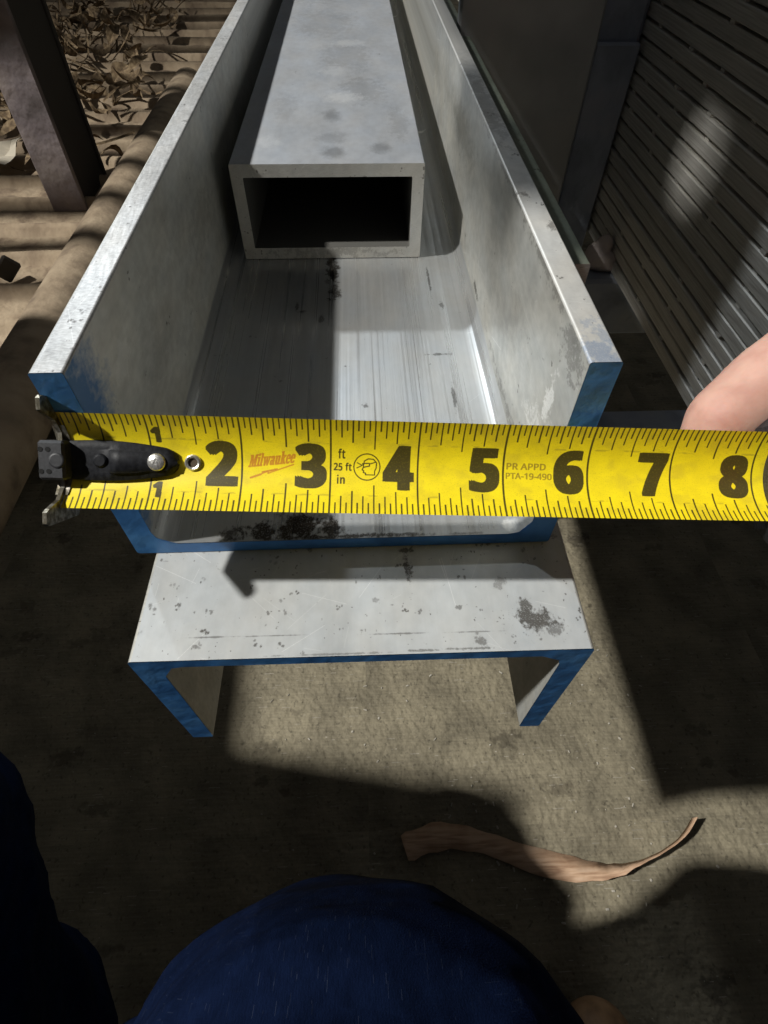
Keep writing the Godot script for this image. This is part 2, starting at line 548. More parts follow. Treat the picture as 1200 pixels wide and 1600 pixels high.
func build_left_bay() -> void:
	var dust := ramp_mat([Color(0.16, 0.115, 0.078), Color(0.30, 0.23, 0.155), Color(0.37, 0.29, 0.20)], [0.2, 0.5, 0.85], 0.012, 1.6, 0.95, 41, 4.0, 0.03)
	# corrugated sheet: waves along z
	var st := SurfaceTool.new()
	st.begin(Mesh.PRIMITIVE_TRIANGLES)
	st.set_smooth_group(0)
	var prof := []
	var z := -0.58
	while z > -4.2:
		var ph := fposmod((-z - 0.58) / 0.13, 1.0)
		var hh := 0.0
		if ph < 0.28: hh = 0.022 * pow(sin(ph / 0.28 * PI), 0.7)
		prof.append([z, hh])
		z -= 0.0065
	var xs := []
	for k in 30: xs.append(-0.47 - k * 0.11)
	var wob := noise(FastNoiseLite.TYPE_SIMPLEX, 1.2, 3, 4)
	for i in prof.size() - 1:
		for k in xs.size() - 1:
			var q := []
			for e in [[i, k], [i, k + 1], [i + 1, k + 1], [i + 1, k]]:
				var zz: float = prof[e[0]][0]
				var xx: float = xs[e[1]]
				q.append(Vector3(xx, -0.462 + prof[e[0]][1] + wob.get_noise_2d(xx, zz) * 0.006, zz + wob.get_noise_2d(xx * 0.6, zz + 9.0) * 0.012))
			quad(st, q[0], q[3], q[2], q[1])
	var base: Array = [Vector3(-0.47, -0.475, -0.58), Vector3(-3.66, -0.475, -0.58), Vector3(-3.66, -0.475, -4.2), Vector3(-0.47, -0.475, -4.2)]
	quad(st, base[0], base[1], base[2], base[3])
	var sheet := put("corrugated_sheet", done(st), null, dust)
	tag(sheet, "dusty brown corrugated sheet lying under the pipe and dry leaves", "corrugated sheet")
	# pipe
	var pip := ramp_mat([Color(0.13, 0.095, 0.065), Color(0.26, 0.20, 0.135), Color(0.33, 0.26, 0.18)], [0.2, 0.5, 0.85], 0.012, 2.0, 0.85, 43, 2.5)
	var ps := SurfaceTool.new()
	ps.begin(Mesh.PRIMITIVE_TRIANGLES)
	var p := thing("steel_pipe", "dusty brown round pipe lying along the rack left of the channel", "pipe", Vector3(-0.506, -0.382, -0.9))
	put("pipe_wall", tube_mesh([Vector3(0, 0, 0.75), Vector3(0, 0, -1.12)], [0.053, 0.053], 36, false), p, pip)
	put("bore", tube_mesh([Vector3(0, 0, -1.12), Vector3(0, 0, 0.75)], [0.047, 0.047], 28, false), p, pip)
	for zz in [0.75, -1.12]:
		var rim := begin()
		for k in 36:
			var a := TAU * k / 36; var b := TAU * (k + 1) / 36
			quad(rim, Vector3(cos(a) * 0.047, sin(a) * 0.047, zz), Vector3(cos(a) * 0.053, sin(a) * 0.053, zz), Vector3(cos(b) * 0.053, sin(b) * 0.053, zz), Vector3(cos(b) * 0.047, sin(b) * 0.047, zz))
		put("pipe_rim", done(rim), p, pip)
	# post with a dark open side
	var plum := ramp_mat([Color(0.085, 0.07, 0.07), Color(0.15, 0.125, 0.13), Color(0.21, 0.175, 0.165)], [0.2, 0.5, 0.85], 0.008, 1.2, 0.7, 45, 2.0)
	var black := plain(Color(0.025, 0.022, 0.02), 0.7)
	var post := thing("steel_post", "dusty purple brown steel post with black side on the corrugated sheet", "post", Vector3(-0.708, -0.462, -1.36))
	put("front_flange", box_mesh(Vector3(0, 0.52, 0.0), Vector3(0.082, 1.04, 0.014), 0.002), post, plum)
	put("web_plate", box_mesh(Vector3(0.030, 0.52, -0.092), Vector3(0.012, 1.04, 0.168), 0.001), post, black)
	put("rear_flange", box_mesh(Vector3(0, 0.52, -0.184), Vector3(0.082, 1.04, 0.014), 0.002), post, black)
	# unseen blockers added: slats cast shadow bands, plates shade the floor at left
	var deck := thing("shade_plates", "unseen dark plates added at left to shade the floor", "metal plate", Vector3(-1.3, 0.25, -0.57))
	var slats := thing("shadow_slats", "unseen slats added above the corrugated sheet to cast shadow bands", "shadow slats", Vector3(-1.3, 0.6, -0.5))
	var zz := -0.62
	while zz > -3.3:
		put("slat", box_mesh(Vector3(-0.245, 0, zz + 0.5), Vector3(1.0, 0.012, 0.043), 0.001), slats, plum)
		zz -= 0.13
	put("plate", box_mesh(Vector3(0.02, 0, 0.465), Vector3(1.0, 0.02, 0.83), 0.002), deck, black)  # out of view, placed only to keep the left floor dark
	put("shade_sheet", box_mesh(Vector3(0.60, 0.02, 0.76), Vector3(0.36, 0.012, 0.34), 0.002, Basis(Vector3.UP, -0.19)), deck, black)

# ------------------------------------------------------------------ aluminium
func channel_corners(web: float, t: float) -> Array:
	var h := HALF
	return [[-h, 0, 0.0012], [h, 0, 0.0012], [h, LEG, 0.0006], [h - t, LEG, 0.0008], [h - t, web, 0.0075], [-h + t, web, 0.0075], [-h + t, LEG, 0.0008], [-h, LEG, 0.0006]]

func build_channels() -> void:
	var cool := Color(0.47, 0.48, 0.48)
	var groove := groove_normal(512, 256, 0.5, 3)
	var grain := bump_normal(512, 0.06, 2.0, 9)
	# web of the upper channel, inside
	var web_blobs := [[-0.0080, 0.190, 0.0040, 0.018, 0.95, 0.8], [-0.0065, 0.165, 0.0030, 0.010, 0.85, 0.9], [-0.0258, 0.152, 0.0012, 0.006, 0.75, 0.7], [-0.022, 0.147, 0.0025, 0.0015, 0.7, 0.8], [-0.0125, 0.140, 0.0016, 0.004, 0.6, 0.8],
		[-0.031, 0.0035, 0.0085, 0.0045, 0.97, 0.8], [-0.017, 0.006, 0.0125, 0.0085, 1.0, 0.7], [-0.005, 0.0045, 0.0065, 0.0045, 0.95, 0.8], [-0.043, 0.004, 0.0035, 0.0025, 0.85, 0.9], [-0.008, 0.0008, 0.035, 0.0012, 0.9, 0.8], [0.02, 0.0008, 0.016, 0.0009, 0.75, 0.9], [0.045, 0.0006, 0.008, 0.0006, 0.5, 0.9],
		[0.0467, 0.176, 0.0008, 0.018, 0.7, 0.6], [0.051, 0.152, 0.0014, 0.004, 0.6, 0.9], [0.045, 0.108, 0.006, 0.0009, 0.7, 0.8], [0.049, 0.075, 0.0009, 0.010, 0.7, 0.7], [0.009, 0.072, 0.0018, 0.0015, 0.7], [0.0, 0.10, 0.0012, 0.0009, 0.8], [-0.03, 0.09, 0.0014, 0.001, 0.7], [0.061, 0.004, 0.0035, 0.0035, -0.9, 0.4]]  # last entry: glint on scraped metal in the fillet, painted into the colour
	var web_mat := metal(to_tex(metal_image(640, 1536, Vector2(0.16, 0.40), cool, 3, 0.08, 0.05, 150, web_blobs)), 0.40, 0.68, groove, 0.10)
	web_mat.anisotropy_enabled = true
	web_mat.anisotropy = 0.85
	web_mat.roughness = 1.0
	web_mat.roughness_texture = streak_rough()
	var side_tex := to_tex(metal_image(1024, 1024, Vector2(0.16, 0.30), Color(0.43, 0.432, 0.405), 17, 0.28, 0.05, 260, [[0.0, 0.10, 0.012, 0.05, 0.18, 0.5], [0.02, 0.2, 0.01, 0.03, 0.15, 0.5], [-0.02, 0.05, 0.01, 0.02, -0.25, 0.5]]))
	var side := metal(side_tex, 0.5, 0.45, grain, 0.06)
	# the right and left flanges by the end, where the blue paint ran round the edge (u upwards from the flange's middle)
	var left_in := metal(to_tex(metal_image(700, 1400, Vector2(0.16, 0.40), Color(0.53, 0.53, 0.49), 18, 0.28, 0.05, 260, [[0.022, 0.000, 0.022, 0.021, 0.9, 0.28, 1], [-0.012, 0.000, 0.030, 0.015, 0.9, 0.28, 1], [0.0, 0.09, 0.02, 0.05, 0.15, 0.5], [0.015, 0.03, 0.006, 0.012, -0.2, 0.6], [0.0, 0.16, 0.012, 0.03, 0.2, 0.7]])), 0.5, 0.45, grain, 0.06)
	var right_in := metal(to_tex(metal_image(700, 1400, Vector2(0.16, 0.40), Color(0.42, 0.418, 0.39), 19, 0.30, 0.05, 320, [[0.030, 0.012, 0.007, 0.010, 0.45, 1.4], [0.034, 0.05, 0.003, 0.03, 0.4, 1.3], [0.034, 0.11, 0.002, 0.05, 0.45, 1.4], [0.005, 0.018, 0.010, 0.0035, -0.55, 0.9], [-0.01, 0.016, 0.008, 0.02, -0.35, 1.2], [-0.030, 0.06, 0.002, 0.04, 0.4, 1.5], [-0.03, 0.145, 0.0018, 0.008, 0.8, 1.2], [0.0, 0.09, 0.018, 0.05, 0.12, 0.5], [0.012, 0.24, 0.01, 0.05, 0.25, 0.7]])), 0.44, 0.5, grain, 0.06)
	var right_rim := metal(to_tex(metal_image(512, 1024, Vector2(0.06, 0.30), Color(0.58, 0.575, 0.55), 31, 0.22, 0.05, 260, [[0.0, 0.002, 0.006, 0.012, 0.45, 0.6, 1], [-0.002, 0.012, 0.004, 0.008, 0.3, 0.8, 1], [0.002, 0.10, 0.003, 0.003, 0.6], [-0.003, 0.075, 0.002, 0.003, 0.6], [0.0, 0.2, 0.006, 0.05, 0.3, 0.8]], 0.05)), 0.5, 0.4, grain, 0.12)
	for mm in [left_in, right_in, right_rim]: mm.texture_repeat = false
	var rim_blobs := []
	for k in 34:
		rim_blobs.append([rng.randf_range(-0.006, 0.006), rng.randf_range(0.0, 0.29), rng.randf_range(0.0008, 0.003), rng.randf_range(0.0005, 0.002), rng.randf_range(0.35, 0.85), 0.9])
	for k in 16:
		rim_blobs.append([rng.randf_range(-0.005, 0.005), rng.randf_range(0.0, 0.06), rng.randf_range(0.001, 0.004), rng.randf_range(0.0004, 0.0012), -0.6, 0.9])
	var rim_tex := to_tex(metal_image(512, 1024, Vector2(0.06, 0.30), Color(0.43, 0.43, 0.425), 29, 0.34, 0.05, 600, rim_blobs, 0.30))
	var rim := metal(rim_tex, 0.48, 0.4, grain, 0.22)
	var lower_blobs := [[0.0580, 0.0105, 0.0075, 0.0055, 0.85, 0.8], [0.0560, 0.0150, 0.0030, 0.0045, 0.8, 0.9], [0.0640, 0.0070, 0.0040, 0.0025, 0.6, 0.9], [0.016, 0.034, 0.0020, 0.0055, 0.9, 0.9], [0.0165, 0.0405, 0.0030, 0.0015, 0.8, 0.9],
		[-0.050, 0.0078, 0.010, 0.0004, 0.6, 0.5], [-0.030, 0.0077, 0.012, 0.0003, 0.55, 0.5], [0.012, 0.0072, 0.013, 0.0004, 0.6, 0.5], [0.037, 0.0071, 0.010, 0.0003, 0.5, 0.5], [-0.055, 0.0045, 0.0016, 0.0009, 0.6, 0.6], [0.034, 0.0012, 0.009, 0.0005, 0.6, 0.8], [0.020, 0.0010, 0.006, 0.0004, 0.6, 0.8], [-0.01, 0.0006, 0.02, 0.0004, 0.5, 0.7], [0.049, 0.026, 0.0022, 0.0030, 0.45, 0.9], [0.004, 0.020, 0.0016, 0.0012, 0.45, 0.9], [0.039, 0.0035, 0.0025, 0.0014, 0.6, 0.9], [0.033, 0.0165, 0.0012, 0.0008, 0.6, 0.9]]
	var lower_mat := metal(to_tex(metal_image(1100, 700, Vector2(0.16, 0.105), Color(0.415, 0.432, 0.437), 41, 0.16, 0.02, 800, lower_blobs)), 0.5, 0.15, grain, 0.05)
	# blue paint on the ends
	var paint := ramp_mat([Color(0.042, 0.17, 0.43), Color(0.056, 0.215, 0.52), Color(0.085, 0.27, 0.58)], [0.2, 0.5, 0.85], 0.012, 9.0, 0.5, 61, 0.8, 0.02, 4)
	var t := 0.0088
	# ---- upper channel, open side up
	var cc := channel_corners(0.0055, t)
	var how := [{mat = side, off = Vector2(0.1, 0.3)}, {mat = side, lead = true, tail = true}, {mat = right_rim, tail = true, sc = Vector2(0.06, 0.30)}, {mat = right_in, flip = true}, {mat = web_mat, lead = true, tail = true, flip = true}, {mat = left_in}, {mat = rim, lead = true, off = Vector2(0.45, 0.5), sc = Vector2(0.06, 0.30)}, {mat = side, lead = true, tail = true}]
	var up := thing("aluminum_channel", "upper aluminium channel, open side up with painted blue end behind the tape", "metal channel", Vector3.ZERO)
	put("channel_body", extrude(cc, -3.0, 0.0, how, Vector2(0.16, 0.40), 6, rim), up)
	painted_end(up, cc, paint)
	# ---- lower channel, open side down
	var lc := channel_corners(0.0048, t)
	var how2 := [{mat = lower_mat, flip = true}, {mat = side, lead = true, tail = true, off = Vector2(0.2, 0.1)}, {mat = rim, tail = true}, {mat = side, off = Vector2(0.1, 0.6)}, {mat = side, lead = true, tail = true, off = Vector2(0.4, 0.2)}, {mat = side, off = Vector2(0.7, 0.4)}, {mat = rim, lead = true}, {mat = side, lead = true, tail = true, off = Vector2(0.5, 0.8)}]
	var low := thing("aluminum_channel", "lower aluminium channel, open side down with painted blue end and legs", "metal channel", Vector3(0.0060, -0.0004, 0.0426))
	low.rotation = Vector3(0, -0.0064, PI)
	put("channel_body", extrude(lc, -3.0, 0.0, how2, Vector2(0.16, 0.105), 6, rim), low)
	painted_end(low, lc, paint)
	# ---- rectangular tube
	var smudge := [[0.0027, 0.0155, 0.0085, 0.011, 0.42, 0.25], [0.0285, 0.021, 0.0075, 0.010, 0.38, 0.3], [0.0011, 0.072, 0.0065, 0.013, 0.38, 0.25], [0.002, 0.036, 0.011, 0.010, 0.22, 0.4], [-0.026, 0.075, 0.007, 0.012, 0.18, 0.3], [-0.028, 0.09, 0.009, 0.025, 0.18, 0.5], [0.02, 0.12, 0.018, 0.03, 0.2, 0.6], [0.01, 0.20, 0.02, 0.05, 0.2, 0.6], [0.006, 0.105, 0.014, 0.012, -0.22, 0.5], [-0.01, 0.30, 0.03, 0.05, 0.16, 0.6], [0.012, 0.235, 0.014, 0.01, -0.2, 0.6], [0.04, 0.06, 0.006, 0.03, 0.2, 0.6], [-0.035, 0.03, 0.01, 0.012, -0.15, 0.5], [0.0, 0.16, 0.012, 0.012, -0.15, 0.6], [-0.02, 0.42, 0.03, 0.06, 0.16, 0.6]]
	var top_mat := metal(to_tex(metal_image(512, 1280, Vector2(0.105, 0.55), Color(0.435, 0.455, 0.485), 71, 0.16, 0.012, 20, smudge)), 0.42, 0.45, grain, 0.08)
	var tside := metal(to_tex(metal_image(512, 512, Vector2(0.105, 0.30), Color(0.50, 0.49, 0.45), 77, 0.16, 0.05, 60, [])), 0.5, 0.4)
	var saw := metal(to_tex(metal_image(1024, 512, Vector2(0.105, 0.06), Color(0.52, 0.51, 0.48), 81, 0.16, 0.0, 220, [[0.0, 0.057, 0.03, 0.003, 0.3, 1.4], [-0.0, 0.004, 0.05, 0.002, 0.35, 1.6]], 0.1)), 0.55, 0.4, grain, 0.2)
	var tw := 0.1016; var th := 0.0498
	var tc := [[-tw / 2, 0, 0.0008], [tw / 2, 0, 0.0008], [tw / 2, th, 0.0008], [-tw / 2, th, 0.0008]]
	var wl := 0.0063
	var ti := [[-tw / 2 + wl, wl, 0.0006], [tw / 2 - wl, wl, 0.0006], [tw / 2 - wl, th - wl, 0.0006], [-tw / 2 + wl, th - wl, 0.0006]]
	var tube := thing("rectangular_tube", "grey rectangular aluminium tube with open sawn end lying inside the upper channel", "metal tube", Vector3(-0.0072, 0.0059, -0.2015))
	var oh := [{mat = tside, lead = true, tail = true}, {mat = tside}, {mat = top_mat, lead = true, tail = true, flip = true}, {mat = tside}]
	put("tube_wall", extrude(tc, -2.6, 0.0, oh, Vector2(0.105, 0.55), 4), tube)
	var bore := plain(Color(0.10, 0.098, 0.09), 0.6, 0.2)  # darker than the walls, standing for the shade inside the tube
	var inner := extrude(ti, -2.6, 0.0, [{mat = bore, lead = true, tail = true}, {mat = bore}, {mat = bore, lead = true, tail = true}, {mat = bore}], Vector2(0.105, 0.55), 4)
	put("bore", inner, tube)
	for zz in [0.0, -2.6]:
		var st := begin()
		var a := outline(tc, 4); var b := outline(ti, 4)
		for k in a.size():
			var k2 := (k + 1) % a.size()
			for q in [[a[k], a[k2], b[k2]], [a[k], b[k2], b[k]]]:
				for p in [q[0], q[2], q[1]]:
					st.set_uv(Vector2(p.x / 0.105 + 0.5, 1.0 - p.y / 0.06))
					st.add_vertex(Vector3(p.x, p.y, zz))
		put("sawn_end" if zz == 0.0 else "far_end", done(st), tube, saw)
	# ---- flat bar standing on edge against the right flange
	var gs := metal(side_tex, 0.45, 0.4, grain, 0.3)
	gs.albedo_color = Color(0.82, 0.86, 0.80)
	var fb := extrude([[0, 0, 0.0006], [0.0240, 0, 0.0006], [0.0240, 0.155, 0.0009], [0, 0.155, 0.0009]], -2.6, 0.0, [{mat = gs}, {mat = gs}, {mat = gs, lead = true, tail = true}, {mat = gs}], Vector2(0.16, 0.4), 4, gs)
	var fbo := put("upright_plate", fb)
	fbo.position = Vector3(0.0785, -0.0995, -0.098)
	tag(fbo, "grey green aluminium plate standing on edge against the right flange of the upper channel", "metal plate")
	cap([[0, 0, 0.0006], [0.0240, 0, 0.0006], [0.0240, 0.155, 0.0009], [0, 0.155, 0.0009]], 0.0, 1.0, 4).commit(fb)
	fb.surface_set_material(fb.get_surface_count() - 1, rim)

func painted_end(parent: Node, corners: Array, paint: Material) -> void:
	# a coat of paint over the cut face, uneven like brushwork
	var pts := outline(corners, 6, 0.0002)
	var st := SurfaceTool.new()
	st.begin(Mesh.PRIMITIVE_TRIANGLES)
	var base := cap(corners, 0.0, 1.0, 6)
	var arr := base.commit()
	st.append_from(arr, 0, Transform3D(Basis.IDENTITY, Vector3(0, 0, 0.0002)))
	var m := st.commit()
	put("blue_painted_end", m, parent, paint)

# ------------------------------------------------------------------ tape measure
const INCH := 0.0254
func blade_point(s: float, u: float, lift := 0.0) -> Vector3:
	# s in inches along the blade, u from -1 (lower edge) to 1 (upper edge); the printed side is hollow
	var yaw := -0.0254
	var pit := -0.0481
	var t := Vector3(cos(yaw) * cos(pit), sin(pit), -sin(yaw) * cos(pit))
	var tl := 0.7588 + 0.01674 * s
	var u0 := Vector3(0, cos(tl), -sin(tl))
	var uu := (u0 - t * t.dot(u0)).normalized()
	var n := t.cross(uu)
	return Vector3(-0.07793, 0.05519, 0.00493) + t * s * INCH + uu * 0.013 * u + n * (0.00635 * u * u + lift)

func blade_frame(s: float) -> Basis:
	var o := blade_point(s, 0)
	var t := (blade_point(s + 0.1, 0) - o).normalized()
	var uu := (blade_point(s, 0.1) - blade_point(s, -0.1)).normalized()
	return Basis(t, uu, t.cross(uu))

# ink mask at twice the texture's size; 1 black, 2 orange, 3 brown grey
const TW := 2048
const TH := 256
const SPAN := 8.4
var ink := PackedByteArray()

func ink_tri(a: Vector2, b: Vector2, c: Vector2, v: int) -> void:
	var x0 := int(max(0.0, floor(min(a.x, min(b.x, c.x)))))
	var x1 := int(min(TW * 2 - 1.0, ceil(max(a.x, max(b.x, c.x)))))
	var y0 := int(max(0.0, floor(min(a.y, min(b.y, c.y)))))
	var y1 := int(min(TH * 2 - 1.0, ceil(max(a.y, max(b.y, c.y)))))
	var ar := (b - a).cross(c - a)
	if absf(ar) < 1e-6: return
	for y in range(y0, y1 + 1):
		for x in range(x0, x1 + 1):
			var p := Vector2(x + 0.5, y + 0.5)
			var w0 := (b - a).cross(p - a) / ar
			var w1 := (c - b).cross(p - b) / ar
			var w2 := (a - c).cross(p - c) / ar
			if w0 >= 0 and w1 >= 0 and w2 >= 0: ink[y * TW * 2 + x] = v

func at_px(s: float, u: float) -> Vector2:
	return Vector2(s / SPAN * TW * 2.0, (0.5 - u * 0.5) * TH * 2.0)

func ink_line(pts: Array, width: float, v: int) -> void:
	# pts are [s, u] pairs, width in inches
	var w := width / SPAN * TW
	for i in pts.size() - 1:
		var a := at_px(pts[i][0], pts[i][1])
		var b := at_px(pts[i + 1][0], pts[i + 1][1])
		var n := (b - a).normalized().orthogonal() * w
		ink_tri(a - n, b - n, b + n, v)
		ink_tri(a - n, b + n, a + n, v)
		if pts.size() > 2:
			for k in 8:
				ink_tri(b, b + Vector2.from_angle(TAU * k / 8) * w, b + Vector2.from_angle(TAU * (k + 1) / 8) * w, v)

func ink_text(text: String, s0: float, s1: float, u0: float, u1: float, v: int, bold := 0.0, font := "Droid Sans", weight := 700, shear := 0.0, rise := 0.0) -> void:
	var tm := TextMesh.new()
	var f := SystemFont.new()
	f.font_names = PackedStringArray([font])
	f.font_weight = weight
	tm.font = f
	tm.font_size = 64
	tm.depth = 0.0
	tm.text = text
	var arr := tm.get_mesh_arrays()
	if arr.is_empty(): return
	var vs: PackedVector3Array = arr[Mesh.ARRAY_VERTEX]
	var ix: PackedInt32Array = arr[Mesh.ARRAY_INDEX]
	var lo := Vector2(1e9, 1e9)
	var hi := Vector2(-1e9, -1e9)
	for p in vs:
		lo = lo.min(Vector2(p.x, p.y)); hi = hi.max(Vector2(p.x, p.y))
	var pts := []
	for p in vs:
		var fx := (p.x - lo.x) / (hi.x - lo.x)
		var fy := (p.y - lo.y) / (hi.y - lo.y)
		pts.append(at_px(lerp(s0, s1, fx) + shear * fy, lerp(u0, u1, fy) + rise * fx))
	var count := ix.size() if ix.size() > 0 else vs.size()
	var d := bold / SPAN * TW * 2.0
	var shifts := [Vector2.ZERO]
	if d > 0.3: shifts = [Vector2(d, 0), Vector2(-d, 0), Vector2(0, d * 0.6), Vector2(0, -d * 0.6), Vector2(d, d * 0.5), Vector2(-d, d * 0.5), Vector2(d, -d * 0.5), Vector2(-d, -d * 0.5), Vector2.ZERO]
	for sh in shifts:
		for i in range(0, count, 3):
			var t := []
			for k in 3: t.append(pts[ix[i + k] if ix.size() > 0 else i + k] + sh)
			ink_tri(t[0], t[1], t[2], v)

func tape_print() -> ImageTexture:
	ink.resize(TW * TH * 4)
	ink.fill(0)
	for k in range(1, int(SPAN * 16)):
		var s := k / 16.0
		var len := 0.22
		if k % 16 == 0: len = 2.0
		elif k % 8 == 0: len = 0.60
		elif k % 4 == 0: len = 0.47
		elif k % 2 == 0: len = 0.36
		var w := 0.0155 if k % 16 else 0.020
		ink_line([[s, 1.0], [s, 1.0 - len]], w, 1)
		if k % 16: ink_line([[s, -1.0], [s, -1.0 + len]], w, 1)
	ink_text("1", 1.035, 1.115, 0.44, 0.74, 1, 0.012)
	ink_text("1", 1.035, 1.115, -0.74, -0.44, 1, 0.012)
	for d in range(2, 10):
		ink_text(str(d), d - 0.375, d - 0.070, -0.465, 0.465, 1, 0.028)
	# maker's script with a bolt under it
	ink_text("Milwaukee", 2.07, 2.58, -0.07, 0.22, 2, 0.004, "Droid Serif", 700, 0.035, 0.12)
	ink_line([[2.09, -0.30], [2.30, -0.14], [2.29, -0.19], [2.58, 0.02]], 0.014, 2)
	ink_line([[2.09, -0.30], [2.22, -0.21]], 0.022, 2)
	ink_line([[2.22, -0.17], [2.40, -0.09]], 0.02, 2)
	# units and the eye protection mark
	ink_text("ft", 3.085, 3.165, 0.18, 0.40, 1, 0.0)
	ink_text("25 ft", 3.035, 3.24, -0.09, 0.09, 1, 0.0)
	ink_text("in", 3.075, 3.165, -0.38, -0.18, 1, 0.0)
	var ring := []
	for k in 41: ring.append([3.415 + 0.150 * cos(TAU * k / 40), 0.005 + 0.150 * 2.0 / 1.024 * sin(TAU * k / 40)])
	ink_line(ring, 0.012, 1)
	ink_line([[3.375, 0.05], [3.385, 0.14], [3.43, 0.19], [3.49, 0.18], [3.525, 0.10], [3.52, -0.02], [3.505, -0.08], [3.505, -0.17], [3.40, -0.17], [3.40, -0.13], [3.375, -0.12], [3.38, -0.08], [3.36, -0.06], [3.375, 0.0]], 0.012, 1)
	ink_line([[3.365, 0.08], [3.44, 0.09], [3.445, 0.03], [3.38, 0.0], [3.365, 0.08]], 0.012, 1)
	ink_line([[3.44, 0.07], [3.515, 0.12]], 0.011, 1)
	ink_line([[3.30, 0.10], [3.36, 0.04], [3.30, -0.02]], 0.010, 1)
	ink_text("PR APPD", 5.04, 5.50, 0.04, 0.18, 3, 0.003, "Droid Sans", 400)
	ink_text("PTA-19-490", 5.035, 5.575, -0.18, -0.04, 3, 0.003, "Droid Sans", 400)
	var im := Image.create(TW, TH, false, Image.FORMAT_RGB8)
	var n := noise(FastNoiseLite.TYPE_SIMPLEX_SMOOTH, 0.012, 4, 90)
	var n2 := noise(FastNoiseLite.TYPE_SIMPLEX, 0.2, 3, 91)
	var inks := [Color.BLACK, Color(0.022, 0.017, 0.008), Color(0.50, 0.13, 0.02), Color(0.22, 0.13, 0.02)]
	var W2 := TW * 2
	for y in TH:
		for x in TW:
			var f := 1.0 + n.get_noise_2d(x, y * 1.4) * 0.10 + n2.get_noise_2d(x * 0.12, y) * 0.03
			var col := Color(0.86 * f, 0.69 * f, 0.012)
			var gm := n.get_noise_2d(x * 0.7 + 1500.0, y * 0.9)
			if gm > 0.08: col = col.lerp(Color(0.50, 0.38, 0.03), min(0.30, (gm - 0.08) * 0.9))
			if n2.get_noise_2d(x * 1.1 + 77.0, y * 1.1) > 0.62: col = col.lerp(Color(0.25, 0.19, 0.03), 0.45)
			# handling dirt along two faint lines
			var dv: float = min(abs(y - 62.0), abs(y - 208.0))
			if dv < 4.0:
				var dd := n.get_noise_2d(x * 1.2 + 400.0, y * 3.0 + (900.0 if y > 128 else 0.0))
				if dd > 0.12: col = col.lerp(Color(0.22, 0.17, 0.03), min(0.5, (dd - 0.12) * 2.2) * (1.0 - dv / 4.0))
			var i := y * 2 * W2 + x * 2
			for q in [ink[i], ink[i + 1], ink[i + W2], ink[i + W2 + 1]]:
				if q > 0:
					var wear := n2.get_noise_2d(x * 0.6, y * 0.6)
					col = col.lerp(inks[q], 0.42 if wear > 0.45 else (0.52 if q == 1 else 0.30))
			im.set_pixel(x, y, col.clamp().linear_to_srgb())
	return to_tex(im)

